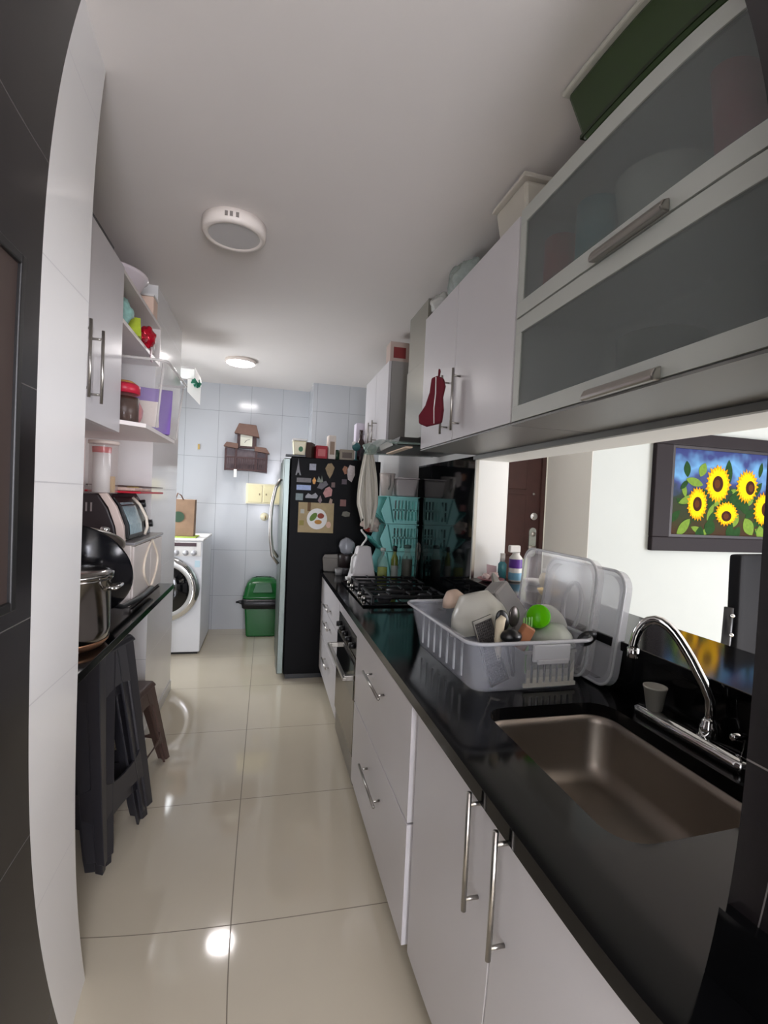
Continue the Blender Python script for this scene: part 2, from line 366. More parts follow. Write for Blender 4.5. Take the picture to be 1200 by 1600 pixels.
# sink basin
rings = []
for (ins, z, r) in ((-.012, ZT-.037, .07), (0, ZT-.037, .07), (.004, ZT-.06, .07), (.012, ZT-.17, .07), (.03, ZT-.2, .065), (.06, ZT-.21, .05), (.15, ZT-.215, .03)):
    rings.append([(x, y, z) for x, y in rrect(hx0+ins, hx1-ins, hy0+ins, hy1-ins, r, 8)])
t = thing('kitchen_sink', 'rectangular brushed steel undermount sink sunk in black granite worktop', 'sink', ((hx0+hx1)/2, (hy0+hy1)/2, ZT-.22))
mb = MB(); loops(mb, rings[::-1]); part('basin', mb, dsteel, t, True)
part('drain', MB().lathe([(0, 0), (.03, 0), (.04, .004), (.042, .002)], (cx, cy, ZT-.2149), 24), steel, t, True)
# faucet
t = thing('kitchen_faucet', 'chrome gooseneck kitchen tap with curved spout behind the sink', 'faucet', (1.095, 1.0, ZT))
mb = MB(); loops(mb, [[(x, y, z) for x, y in rrect(1.055+i, 1.128-i, .83+i, 1.185-i, .03, 6)] for i, z in ((0, ZT), (0, ZT+.02), (.008, ZT+.028))], cap1=True)
part('deck_plate', mb, chrome, t, True)
b0 = Vector((1.1, .965, ZT+.03))
part('collar', MB().lathe([(.022, 0), (.022, .025), (.018, .03), (.0185, .036), (.012, .045)], b0, 20), chrome, t, True)
pts = [b0+Vector((0, 0, .03)), Vector((1.101, .965, .985)), Vector((1.100, .966, 1.02)), Vector((1.091, .977, 1.054)), Vector((1.081, .99, 1.084)), Vector((1.072, 1.002, 1.112)), Vector((1.063, 1.014, 1.136)), Vector((1.054, 1.025, 1.157)), Vector((1.046, 1.036, 1.174)), Vector((1.037, 1.047, 1.187)), Vector((1.028, 1.059, 1.195)), Vector((1.019, 1.070, 1.197)), Vector((1.011, 1.081, 1.192)), Vector((1.003, 1.091, 1.181)), Vector((.997, 1.099, 1.165)), Vector((.993, 1.104, 1.147)), Vector((.990, 1.108, 1.12)), Vector((.990, 1.109, 1.098))]
part('spout', MB().tube(pts, .0125, 14), chrome, t, True)
part('aerator', MB().cyl(pts[-1]+Vector((0, 0, .012)), pts[-1]-Vector((0, 0, .012)), .0155, .0145), chrome, t, True)
part('lever', MB().tube([(1.1, .865, ZT+.03), (1.1, .865, ZT+.07), (1.085, .86, ZT+.078), (1.04, .85, ZT+.085)], .008), chrome, t, True)
mb = MB().lathe([(.020, 0), (.030, .062), (.0315, .062), (.0315, .066), (.028, .066), (.019, .003), (0, .003)], (1.085, 1.125, ZT+.0285), 28)
single('small_cup', mb, mat('cloudy_cup', S(200, 196, 185), .35, alpha=.75), 'small cloudy plastic cup standing on the chrome tap base', 'cup')

# ------------------------------------------------------------------ right run: wall cabinets
XU = .80
t = thing('wall_cabinet', 'white two door wall cabinet with a red mitt on its handle', 'cabinet', (.97, 2.0, 1.77))
mb = MB().box(XU+.02, 1.149, 1.515, 2.515, 1.765, 2.47)
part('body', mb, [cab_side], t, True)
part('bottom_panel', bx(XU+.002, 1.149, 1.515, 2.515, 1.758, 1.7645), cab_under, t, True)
for y0, y1, hy in ((1.518, 2.052, 1.985), (2.058, 2.512, 2.12)):
    d = part('door', bx(XU, XU+.019, y0, y1, 1.768, 2.468), white_cab, t, True, bevel=.0015)
    bar_handle(t, d, (XU, hy, 1.80), (XU, hy, 2.07), -.035, inset=.12)
# frosted glass lift-up cabinet
t = thing('frosted_wall_cabinet', 'wall cabinet with two frosted glass lift up doors in pale frames', 'cabinet', (.97, 1.0, 1.77))
ya, yb = .455, 1.508
mb = MB().box(XU+.02, 1.149, ya, yb, 1.765, 1.785).box(XU+.02, 1.149, ya, yb, 2.46, 2.48).box(XU+.02, 1.149, yb-.018, yb, 1.785, 2.46)
mb.box(XU+.02, 1.149, ya, ya+.018, 1.785, 2.46).box(1.13, 1.149, ya, yb, 1.785, 2.46).box(XU+.03, 1.13, ya, yb, 2.10, 2.115)
part('body', mb, white_cab, t, True)
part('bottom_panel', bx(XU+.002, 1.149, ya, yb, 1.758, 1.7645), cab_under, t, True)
for z0, z1, hz in ((2.118, 2.478, 2.128), (1.768, 2.112, 1.775)):
    fw_ = .05
    mb = MB().box(XU, XU+.018, ya, yb-.002, z0, z0+fw_).box(XU, XU+.018, ya, yb-.002, z1-fw_, z1).box(XU, XU+.018, yb-.002-.035, yb-.002, z0+fw_, z1-fw_).box(XU, XU+.018, ya, ya+.035, z0+fw_, z1-fw_)
    d = part('door', mb, alum, t, True, bevel=.001)
    part('frosted_pane', bx(XU+.004, XU+.010, ya+.03, yb-.03, z0+fw_-.005, z1-fw_+.005), frost, t, True, sub_of=d)
    mb = MB().prism([(XU-.001, hz-.012), (XU-.024, hz-.014), (XU-.027, hz-.004), (XU-.018, hz+.012), (XU-.001, hz+.02)], .24, 'y', .86)
    part('handle', mb, steel, t, True, sub_of=d, bevel=.004)
# stored things dimly seen behind the frosted glass
def lathe_thing(name, prof, loc, mm, label, cat, seg=28, group=None, **k):
    return single(name, MB().lathe(prof, loc, seg), mm, label, cat, group, **k)
lathe_thing('red_container', [(.0, 0), (.05, 0), (.05, .2), (.0, .2)], (.865, 1.36, 2.117), red_pl, 'red blurred container seen through upper frosted door, left end', 'container')
lathe_thing('teal_container', [(.0, 0), (.055, 0), (.055, .22), (.0, .22)], (.872, 1.20, 2.117), mat('deep_teal', S(70, 150, 165), .4), 'teal blurred container seen through upper frosted door', 'container')
lathe_thing('white_container', [(.0, 0), (.09, 0), (.12, .2), (.0, .2)], (.945, 1.03, 2.117), white_pl, 'pale blurred bowl seen through the upper frosted door', 'bowl')
lathe_thing('pink_container', [(.0, 0), (.06, 0), (.06, .25), (.0, .25)], (.875, .74, 2.117), mat('pink_pl', S(190, 70, 100), .4), 'pink blurred container behind upper frosted door, right part', 'container')
lathe_thing('dark_pot', [(.0, 0), (.09, 0), (.10, .12), (.0, .13)], (.92, 1.0, 1.787), mat('dark_grey_pl', S(60, 60, 62), .4), 'dark blurred pot behind the lower frosted door', 'pot')
# far wall cabinet
t = thing('far_wall_cabinet', 'white two door wall cabinet above the refrigerator end', 'cabinet', (.97, 3.7, 1.9))
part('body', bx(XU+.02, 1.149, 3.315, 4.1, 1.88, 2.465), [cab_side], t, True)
for y0, y1, hy in ((3.32, 3.70, 3.64), (3.706, 4.098, 3.78)):
    d = part('door', bx(XU, XU+.019, y0, y1, 1.882, 2.463), white_cab, t, True, bevel=.0015)
    bar_handle(t, d, (XU, hy, 1.92), (XU, hy, 2.09), -.035, inset=.12)
# mitt hanging on the handle
t = thing('oven_mitt', 'dark red fabric oven mitt hanging from wall cabinet handle', 'oven mitt', (XU-.08, 2.085, 1.84), (0, 0, -2.3)); t.scale = (.82, .82, .82)
prof = [(-.085, .0), (-.04, -.018), (.05, .0), (.058, .07), (.05, .14), (.062, .20), (.05, .245), (.012, .26), (-.02, .25), (-.028, .17), (-.05, .10), (-.088, .045)]
mb = MB().prism([(y, z) for y, z in prof], .034, 'x', -.017); part('body', mb, mitt_m, t, bevel=.012)
part('piping', MB().tube([(.02, y, z) for y, z in ((.012, -.004), (.008, .08), (.014, .16), (.012, .25))], .003, 8), white_pl, t)
part('hanging_loop', MB().tube([(0, .02, .25), (.012, .03, .28), (.03, .035, .285), (.02, .03, .27), (0, .02, .25)], .006, 8), mitt_m, t)
# hood
t = thing('range_hood', 'steel chimney range hood with curved glass canopy above the hob', 'range hood', (.95, 2.93, 1.78))
hs = mat('hood_steel', S(170, 168, 158), .22, .7, var=.05)
part('chimney', MB().box(.86, 1.149, 2.68, 3.05, 1.86, 2.31).box(.865, 1.149, 2.685, 3.045, 2.312, 2.659), [hs], t, True, bevel=.002)
part('motor_box', MB().frus((.70, 1.149, 2.62, 3.16), 1.795, (.72, 1.149, 2.64, 3.14), 1.845), mat('hood_dark', S(70, 68, 66), .35, .6), t, True)
mb = MB().grid(lambda u, v: (.64+.505*v, 2.54+.74*u, 1.855-.05*(2*u-1)**2-.012*(1-v)), 16, 4); part('glass_canopy', mb, mat('hood_glass', S(150, 175, 165), .06, alpha=.45, spec=.7), t, True, solid=.006)
part('beige_strip', bx(.76, .80, 2.66, 3.12, 1.788, 1.7945), mat('hood_beige', S(235, 205, 180), .4), t, True)  # pale beige strip across the hood underside
part('control_plate', MB().prism([(2.70, 1.80), (3.0, 1.795), (3.05, 1.83), (2.75, 1.84)], .004, 'x', .695), steel, t, True)
struct('wall_tile_panel', MB().box(1.141, 1.1499, 2.552, 3.60, 1.7575, HC-.001).box(1.141, 1.1499, 3.6005, 5.0, ZT+.001, HC-.001), tile_z)
# cooktop
t = thing('gas_hob', 'black glass gas hob with cast iron grates set into the worktop', 'gas hob', (.8, 3.0, ZT))
part('glass_plate', MB().box(.535, 1.06, 2.57, 3.36, ZT+.001, ZT+.012), black_gl, t, True, bevel=.004)
iron = mat('cast_iron', S(16, 16, 18), .55, spec=.3)
for i, (x, y) in enumerate(((.70, 2.76), (.95, 2.76), (.70, 3.16), (.95, 3.16), (.82, 2.96))):
    r = .045 if i < 4 else .06
    part('burner', MB().lathe([(r, 0), (r, .012), (r*.8, .018), (r*.8, .026), (0, .028)], (x, y, ZT+.0121), 24), mat('burner_grey', S(70, 70, 72), .35, .5), t, True)
for y0, y1 in ((2.62, 2.90), (3.02, 3.30)):
    mb = MB()
    for x in (.60, 1.03): mb.box(x-.006, x+.006, y0, y1, ZT+.04, ZT+.052)
    for y in (y0+.006, (y0+y1)/2, y1-.006): mb.box(.60, 1.03, y-.006, y+.006, ZT+.04, ZT+.052)
    for x in (.70, .82, .95): mb.box(x-.005, x+.005, y0+.01, y0+.09, ZT+.052, ZT+.06).box(x-.005, x+.005, y1-.09, y1-.01, ZT+.052, ZT+.06)
    for x in (.60, 1.03):
        for y in (y0+.006, y1-.006): mb.box(x-.008, x+.008, y-.008, y+.008, ZT+.012, ZT+.041)
    part('grate', mb, iron, t, True)
for y in (2.70, 2.82, 3.08, 3.2): part('knob', MB().cyl((.565, y, ZT+.012), (.565, y, ZT+.035), .015, .013), steel, t, True)

# ------------------------------------------------------------------ refrigerator
t = thing('refrigerator', 'black sided refrigerator with steel door and curved handle, magnets on side', 'refrigerator', (.55, 4.38, 0))
part('body', bx(.185, .92, 3.945, 4.82, .04, 1.80), fridge_bl, t, True, bevel=.006)
part('base', bx(.20, .90, 3.96, 4.80, .0, .039), black_pl, t, True)
for y0, y1, hy in ((3.945, 4.36, 4.28), (4.366, 4.82, 4.44)):
    d = part('door', MB().prism([(.18, y0), (.18, y1), (.13, y1), (.122, (y0+y1)/2), (.13, y0)], 1.74, 'z', .045), fridge_st, t, True, bevel=.006)
    hp = [(.125, hy, 1.62), (.085, hy, 1.55), (.06, hy, 1.42), (.052, hy, 1.28), (.055, hy, 1.14), (.075, hy, 1.0), (.125, hy, .93)]
    if hy < 4.3: hp = [(a-.01, 4.02, c) for a, b, c in hp]
    part('handle', MB().tube(hp, .013, 10), steel, t, True, sub_of=d)
part('hinge_cover', MB().box(.14, .30, 3.95, 4.0, 1.801, 1.818), black_pl, t, True, bevel=.003)
YM = 3.9445
def magnet(poly_or_box, mm, label, name='fridge_magnet', g='magnets on the refrigerator side', cat='magnet'):
    mb = MB()
    if len(poly_or_box) == 4 and not isinstance(poly_or_box[0], tuple):
        u0, u1, z0, z1 = poly_or_box; mb.box(u0, u1, YM-.006, YM-.0005, z0, z1)
    else: mb.prism(poly_or_box, .0055, 'y', YM-.006)
    return single(name, mb, mm, label, cat, g)
mg = lambda n, r, g, b: mat('magnet_'+n, S(r, g, b), .4, var=.3, vscale=60)
ef = [(.222, 1.655), (.232, 1.70), (.240, 1.76), (.243, 1.79), (.246, 1.76), (.254, 1.70), (.268, 1.655), (.256, 1.655), (.2505, 1.675), (.2385, 1.675), (.233, 1.655)]
magnet(ef, mg('tower', 120, 118, 122), 'grey magnet shaped like a slender tower on black refrigerator side')
magnet((.332, .385, 1.70, 1.752), mg('pale', 150, 152, 165), 'pale square magnet right of the tower magnet')
magnet((.235, .35, 1.60, 1.635), mg('bronze', 95, 90, 92), 'long dark lettered magnet under the tower magnet')
magnet([(.36, 1.62), (.375, 1.645), (.39, 1.62), (.382, 1.59), (.366, 1.59)], mg('yellow', 220, 150, 40), 'small yellow and red heart-like magnet')
magnet([(.395, 1.61), (.41, 1.655), (.43, 1.62), (.435, 1.66), (.45, 1.60)], mg('sage', 110, 118, 100), 'grey green leaf-like magnet beside yellow one')
magnet((.236, .35, 1.538, 1.578), mg('blue', 150, 170, 215), 'blue and white rectangular picture magnet')
magnet((.232, .29, 1.455, 1.51), mg('greygreen', 110, 130, 130), 'square grey green magnet above the food picture')
magnet([(.31, 1.49), (.33, 1.515), (.36, 1.50), (.39, 1.52), (.41, 1.495), (.40, 1.475), (.31, 1.475)], mg('silver', 150, 150, 155), 'silver skyline shaped magnet')
magnet([(.46, 1.72), (.48, 1.76), (.51, 1.765), (.535, 1.73), (.52, 1.68), (.50, 1.64), (.48, 1.67)], mg('gold', 140, 115, 70), 'gold crest shaped magnet near top of refrigerator side')
magnet([(.45, 1.52), (.47, 1.56), (.50, 1.575), (.525, 1.55), (.52, 1.50), (.47, 1.485)], mg('pink', 190, 130, 125), 'pink oval souvenir magnet')
magnet((.515, .545, 1.57, 1.61), mg('brown', 100, 72, 66), 'tiny brown square magnet')
magnet([(.40, 1.56), (.42, 1.60), (.47, 1.62), (.49, 1.59), (.44, 1.55)], mg('darkgrey', 80, 75, 80), 'dark grey rough magnet in the middle cluster')
magnet([(.41, 1.46), (.43, 1.50), (.445, 1.46), (.43, 1.43)], mg('rose', 120, 96, 96), 'dull rose pointed magnet above food picture')
magnet([(.50, 1.44), (.51, 1.48), (.53, 1.47), (.525, 1.43)], mg('beige', 170, 140, 120), 'beige small magnet above food picture corner')
magnet([(.60, 1.72), (.615, 1.75), (.64, 1.74), (.645, 1.69), (.62, 1.68)], mg('amber', 150, 95, 60), 'amber figure magnet left of white bag')
magnet([(.635, 1.71), (.66, 1.76), (.70, 1.75), (.705, 1.68), (.68, 1.62), (.65, 1.64)], mg('white', 190, 180, 178), 'white flower shaped magnet near the hanging cloth')
magnet((.60, .64, 1.60, 1.64), mg('plum', 72, 56, 66), 'plum coloured small magnet')
magnet((.593, .642, 1.42, 1.475), mg('terracotta', 120, 70, 62), 'terracotta square magnet right of food picture')
magnet([(.61, 1.345), (.62, 1.375), (.65, 1.38), (.68, 1.37), (.675, 1.34), (.64, 1.335)], mg('olive', 100, 98, 84), 'olive grey lettered magnet right of food picture')
t = thing('food_picture_card', 'beige calendar card with a plate of food on refrigerator side', 'card', (.40, YM, 1.30))
part('sheet', bx(.258, .545, YM-.003, YM-.0005, 1.198, 1.44), mat('card_beige', S(178, 158, 118), .6, var=.15, vscale=25), t, True)
def ell(cx, cz, rx, rz, n=24, ph=0): return [(cx+rx*math.cos(2*PI*k/n)*math.cos(ph)-rz*math.sin(2*PI*k/n)*math.sin(ph), cz+rx*math.cos(2*PI*k/n)*math.sin(ph)+rz*math.sin(2*PI*k/n)*math.cos(ph)) for k in range(n)]
part('printed_plate', MB().prism(ell(.41, 1.31, .082, .085), .0006, 'y', YM-.0038), white_pl, t, True)
part('printed_leaf', MB().prism(ell(.38, 1.325, .04, .022, ph=.9), .0006, 'y', YM-.0046), mat('print_green', S(98, 130, 48), .6), t, True)
part('printed_tomato', MB().prism(ell(.44, 1.335, .027, .022), .0006, 'y', YM-.0046), mat('print_red', S(150, 66, 44), .6), t, True)
part('printed_potato', MB().prism(ell(.42, 1.285, .03, .018), .0006, 'y', YM-.0046), mat('print_orange', S(196, 140, 62), .6), t, True)
part('printed_onion', MB().prism(ell(.505, 1.265, .02, .026), .0006, 'y', YM-.0046), mat('print_pale', S(226, 190, 170), .6), t, True)
part('printed_cup', bx(.275, .305, YM-.0046, YM-.0036, 1.35, 1.385), mat('print_grey', S(196, 196, 186), .6), t, True)
part('printed_mug', bx(.33, .356, YM-.0046, YM-.0036, 1.37, 1.44), mat('print_brown', S(112, 82, 48), .6), t, True)
part('printed_note', bx(.268, .305, YM-.0046, YM-.0036, 1.255, 1.295), mat('print_olive', S(150, 140, 70), .6), t, True)
# things on top of the refrigerator (z 1.80)
ZR = 1.802
t = thing('white_tub', 'white plastic tub with lid on refrigerator top left', 'tub', (.25, 4.05, ZR+.017))
part('body', MB().frus((-.045, .045, -.05, .05), 0, (-.055, .055, -.06, .06), .115), cream_pl, t, bevel=.01)
part('lid', MB().box(-.06, .06, -.065, .065, .116, .133), white_pl, t, bevel=.005)
part('green_print', MB().prism(ell(0.01, .05, .018, .022), .001, 'y', -.0585), mat('leaf_print', S(60, 120, 80), .5), t)
def carton(name, x, y, z, wx, wy, h, rz, mm, label, panel=None, cat='box', group=None):
    t = thing(name, label, cat, (x, y, z), (0, 0, rz), group)
    part('body', MB().box(-wx/2, wx/2, -wy/2, wy/2, 0, h), mm, t, bevel=.002)
    part('flap', MB().box(-wx/2*.96, wx/2*.96, -wy/2*.96, 0, h, h+.0025), mm, t)
    if panel: part('printed_panel', MB().box(-wx*.32, wx*.32, -wy/2-.0015, -wy/2, h*.2, h*.75), panel, t)
    return t
carton('dark_box', .342, 4.06, ZR, .05, .12, .125, -.35, mat('box_darkbrown', S(66, 48, 40), .6), 'dark brown thin box between white tub and red box')
carton('red_box', .428, 4.06, ZR, .095, .10, .105, .1, mat('box_red', S(168, 36, 50), .5), 'red box on top of refrigerator', mat('box_print', S(200, 110, 110), .5))
carton('white_carton', .513, 4.05, ZR, .06, .08, .195, .12, mat('box_cream', S(216, 206, 196), .6), 'tall cream carton on refrigerator beside the red box', mat('box_print_brown', S(150, 128, 110), .5))
lathe_thing('green_jar', [(0, 0), (.022, 0), (.024, .05), (.015, .07), (.015, .085), (0, .085)], (.565, 4.06, ZR), mat('darkgreen_gl', S(40, 66, 50), .2), 'small dark green jar behind cream carton on refrigerator', 'jar')
carton('low_carton', .645, 4.05, ZR, .125, .10, .085, -.05, mat('box_taupe', S(146, 136, 120), .6), 'low taupe box on refrigerator beneath the bottle', mat('box_print_dk', S(80, 66, 56), .5))
t = thing('wine_bottle', 'dark brown bottle standing on the refrigerator', 'bottle', (.765, 4.06, ZR))
part('body', MB().lathe([(0, 0), (.034, 0), (.036, .01), (.036, .14), (.03, .165), (.014, .195), (.013, .25), (.015, .252), (.015, .265), (0, .265)], (0, 0, 0), 24), mat('bottle_brown', S(52, 34, 34), .12), t)
part('label_band', MB().lathe([(.0365, .04), (.0365, .11)], (0, 0, 0), 24, cap=False), mat('label_purple', S(60, 44, 56), .5), t)
t = thing('teal_goblet', 'teal and white round goblet in front of dark bottle', 'goblet', (.715, 3.99, ZR))
part('cup', MB().sphere((0, 0, .115), .036), mat('goblet_teal', S(52, 100, 104), .2), t)
part('stem', MB().lathe([(.025, 0), (.008, .012), (.007, .08), (.012, .09)], (0, 0, 0), 20), mat('goblet_teal', S(52, 100, 104), .2), t)
part('white_cap', MB().sphere((-.022, -.01, .14), .017), white_pl, t)
t = carton('tissue_box', .80, 4.2, ZR, .13, .11, .335, 0.0, mat('box_lilac', S(216, 208, 220), .5), 'tall pale printed box behind the dark bottle, touching wall cabinet')
fc = bpy.data.curves.new('lettering', 'FONT'); fc.body = 'Ka'; fc.size = .06; fc.extrude = .0006
fo = bpy.data.objects.new('lettering_source', fc); C.objects.link(fo); bpy.context.view_layer.update()
me_ = bpy.data.meshes.new_from_object(fo.evaluated_get(bpy.context.evaluated_depsgraph_get())); bpy.data.objects.remove(fo)
lo_ = bpy.data.objects.new('lettering', me_); C.objects.link(lo_); lo_.parent = t; lo_.location = (-.04, -.0562, .24); lo_.rotation_euler = (PI/2, 0, 0)
me_.materials.clear(); me_.materials.append(mat('ink_navy', S(50, 52, 84), .5))
t = thing('black_spatula', 'black pointed kitchen spatula leaning above the refrigerator', 'spatula', (.80, 3.99, ZR))
part('blade', MB().prism([(-.035, .0), (.02, .0), (.035, .12), (.025, .17), (-.02, .13), (-.045, .06)], .008, 'y', -.004), black_pl, t)
part('handle', MB().tube([(.025, 0, .16), (.04, 0, .21), (.05, 0, .25)], .009), black_pl, t)
# ------------------------------------------------------------------ back wall things
t = thing('house_wall_clock', 'dark wooden house shaped clock with key rack hanging on tiled wall', 'clock', (-.23, 5.499, 1.75))
cw = mat('clock_wood', S(66, 40, 40), .5, var=.3, vscale=30); cr = mat('clock_roof', S(112, 84, 72), .6, var=.15, vscale=40)
P = lambda n, m_, mm, **k: part(n, m_, mm, t, True, **k)
P('tower', MB().box(-.325, -.125, 5.42, 5.498, 1.98, 2.14), cw)
P('tower_roof', MB().prism([(-.355, 2.13), (-.095, 2.10), (-.13, 2.225), (-.31, 2.235)], .13, 'y', 5.368), cr, bevel=.004)
fo_ = P('dial', bx(-.293, -.168, 5.415, 5.4195, 2.0, 2.12), mat('dial_cream', S(216, 216, 200), .5))
mb = MB().prism([(-.232, 2.058), (-.228, 2.062), (-.195, 2.078), (-.198, 2.072)], .002, 'y', 5.4125).prism([(-.233, 2.062), (-.227, 2.06), (-.245, 2.035), (-.248, 2.038)], .002, 'y', 5.4125)
P('clock_hands', mb, black_pl, sub_of=fo_)
P('left_roof', MB().prism([(-.46, 1.985), (-.31, 1.965), (-.31, 2.02), (-.43, 2.03)], .13, 'y', 5.368), cr, bevel=.003)
P('right_roof', MB().prism([(-.14, 1.95), (.02, 1.93), (-.02, 1.99), (-.14, 2.0)], .13, 'y', 5.368), cr, bevel=.003)
P('back_board', MB().prism([(-.44, 1.76), (.0, 1.72), (.0, 1.95), (-.44, 1.98)], .02, 'y', 5.478), mat('clock_back', S(120, 108, 112), .6, var=.4, vscale=25))
for x in (-.435, -.33, -.12, -.012): P('post', bx(x-.01, x+.01, 5.38, 5.4, 1.73, 1.97), cw)
mb = MB().box(-.44, .0, 5.375, 5.39, 1.865, 1.88).box(-.44, .0, 5.375, 5.478, 1.735, 1.752)
for k in range(22): x = -.43+k*.0195; mb.box(x, x+.008, 5.377, 5.388, 1.752, 1.866)
P('railing', mb, cw)
P('white_tag', bx(-.345, -.315, 5.37, 5.374, 1.66, 1.745), white_pl)
t = thing('fuse_box', 'cream electrical panel with two doors on tiled wall', 'fuse box', (-.04, 5.499, 1.45))
part('body', bx(-.215, .17, 5.46, 5.4985, 1.385, 1.605), cream_pl, t, True, bevel=.004)
for a, b in ((-.195, -.045), (-.03, .155)):
    d = part('door', bx(a, b, 5.453, 5.4599, 1.40, 1.59), mat('fuse_cream', S(238, 228, 182), .4), t, True, bevel=.003)
    part('latch', bx((b-.03) if a < -.1 else a+.025, (b-.02) if a < -.1 else a+.035, 5.449, 5.4529, 1.48, 1.50), mat('latch_brown', S(140, 120, 90), .4), t, True, sub_of=d)
t = thing('round_outlet', 'round yellowed wall outlet below the cream electrical panel', 'outlet', (-.01, 5.499, 1.245))
part('plate', MB().cyl((-.01, 5.4985, 1.245), (-.01, 5.48, 1.245), .045, .042, 28), cream_pl, t, True)
part('hook', MB().tube([(0, 5.48, 1.255), (0, 5.465, 1.25), (0, 5.465, 1.225)], .006), mat('brass_hook', S(176, 150, 90), .3, .8), t, True)
single('wall_hook', MB().box(-.73, -.71, 5.485, 5.499, 1.94, 1.995), mat('gold_hook', S(190, 160, 90), .4), 'tiny brass coloured hook on back tiled wall left of the clock', 'hook')
# trash can
t = thing('trash_can', 'green plastic trash can with domed lid and black bag rim', 'trash can', (.0, 5.3, 0))
part('body', MB().frus((-.155, .16, -.13, .12), 0, (-.185, .19, -.15, .14), .40), green_pl, t, bevel=.02)
rg = [[(x, y, z) for x, y in rrect(-.19-i, .195+i, -.155-i, .145+i, .04, 5)] for i, z in ((0, .30), (.012, .31), (.018, .36), (.008, .405))]
mb = MB(); loops(mb, rg, cap0=False); mb.tube([(-.19, -.1, .36), (-.24, -.1, .365), (-.265, -.1, .36)], [.03, .012, .008]); part('bag', mb, mat('bin_bag', S(18, 18, 22), .3, bump=.8, bscale=60), t, solid=.003)
rg = [[(x, y, z) for x, y in rrect(-.20+i, .205-i, -.165+i, .155-i, .05, 6)] for i, z in ((0, .40), (0, .43), (.012, .44), (.02, .50), (.045, .56), (.085, .60), (.13, .615))]
mb = MB(); loops(mb, rg, cap0=True, cap1=True); part('domed_lid', mb, green_pl, t)
part('lid_flap', MB().prism([(-.10, .47), (.11, .47), (.08, .575), (-.07, .575)], .01, 'y', -.158), mat('green_dark', S(16, 90, 44), .25), t, bevel=.004)
# washing machine
t = thing('washing_machine', 'white front loading washing machine with round chrome rimmed door', 'washing machine', (-.85, 5.02, 0))
part('body', bx(-1.16, -.545, 4.66, 5.38, .02, 1.035), mat('washer_white', S(226, 228, 232), .3, var=.01), t, True, bevel=.008)
part('base', bx(-1.14, -.565, 4.68, 5.36, 0, .019), black_pl, t, True)
part('worktop', bx(-1.165, -.54, 4.65, 5.385, 1.036, 1.055), white_pl, t, True, bevel=.006)
part('control_panel', bx(-1.14, -.56, 4.652, 4.6599, .90, 1.03), white_pl, t, True)
part('display', bx(-.81, -.60, 4.648, 4.6519, .99, 1.022), mat('display_dk', S(70, 50, 56), .3), t, True)
for x in (-.77, -.69, -.62): part('knob', MB().cyl((x, 4.652, .93), (x, 4.63, .93), .026, .022, 24), mat('knob_grey', S(186, 186, 190), .3, .4), t, True)
d = part('door', MB().lathe([(.30, 0), (.30, .02), (.285, .045), (.24, .06), (.215, .05)], seg=40, M=Matrix.Translation((-.86, 4.659, .60)) @ Matrix.Rotation(PI/2, 4, 'X'), cap=False), chrome, t, True)
part('door_glass', MB().lathe([(.216, .05), (.20, .06), (.16, .08), (.10, .095), (0, .10)], seg=40, M=Matrix.Translation((-.86, 4.659, .60)) @ Matrix.Rotation(PI/2, 4, 'X'), cap=False), black_gl, t, True, sub_of=d)
part('sticker', bx(-.61, -.565, 4.657, 4.6595, .80, .86), mat('sticker_blue', S(200, 226, 236), .5), t, True)
single('green_cloth', MB().box(-1.0, -.62, 4.75, 5.0, 1.056, 1.066), mat('lime_cloth', S(150, 170, 70), .8), 'flat lime green cloth under the paper bag on washing machine', 'cloth')
t = thing('paper_bag', 'brown paper bag with green round mark on washing machine', 'bag', (-.85, 4.87, 1.0665))
part('body', MB().frus((-.15, .20, -.07, .07), 0, (-.15, .205, -.05, .05), .345), mat('kraft_paper', S(134, 108, 86), .8, var=.2, vscale=12, bump=.4, bscale=20), t, bevel=.004)
part('round_mark', MB().prism(ell(.06, .18, .055, .05), .002, 'y', -.0655), mat('bag_green', S(44, 70, 50), .7), t)
part('handle', MB().tube([(.03, -.05, .34), (.05, -.055, .40), (.08, -.055, .38), (.10, -.05, .34)], .006), mat('kraft_dark', S(96, 70, 56), .8), t)
# ceiling lamps
for (x, y, r, h, on, lab) in ((-.18, 2.25, .135, .055, 0, 'round white surface ceiling lamp switched off'), (-.265, 4.47, .13, .03, 1, 'round lit ceiling lamp near the back wall')):
    t = thing('ceiling_lamp', lab, 'ceiling lamp', (x, y, HC), (0, 0, 0))
    part('trim', MB().lathe([(r*(.93 if on else .80), -h*.92), (r*(.94 if on else .82), -h), (r*(.98 if on else .95), -h), (r, -h*.8), (r, -.001), (0, -.001)], seg=48), white_tr, t)
    part('diffuser', MB().lathe([(0, -h*1.5), (r*.5, -h*1.42), (r*.8, -h*1.2), (r*.92, -h*1.0), (r*.925, -h*.9)] if on else [(0, -h*.93), (r*.81, -h*.93)], seg=48, cap=False), lamp_on if on else lamp_off, t)
    if not on:
        mb = MB()
        for a in (-1.75, -1.6, -1.42): mb.box(r*math.cos(a)-.006, r*math.cos(a)+.006, r*math.sin(a)-.004, r*math.sin(a)+.002, -h*.68, -h*.35)
        part('vent_slots', mb, mat('slot_grey', S(130, 122, 116), .6), t)
    else:
        l = bpy.data.lights.new('lamp_light', 'AREA'); l.shape = 'DISK'; l.size = r*1.5; l.energy = 7; l.color = (1, .93, .90)
        lo = bpy.data.objects.new('lamp_light', l); C.objects.link(lo); lo.location = (x, y, HC-h*1.2-.004)

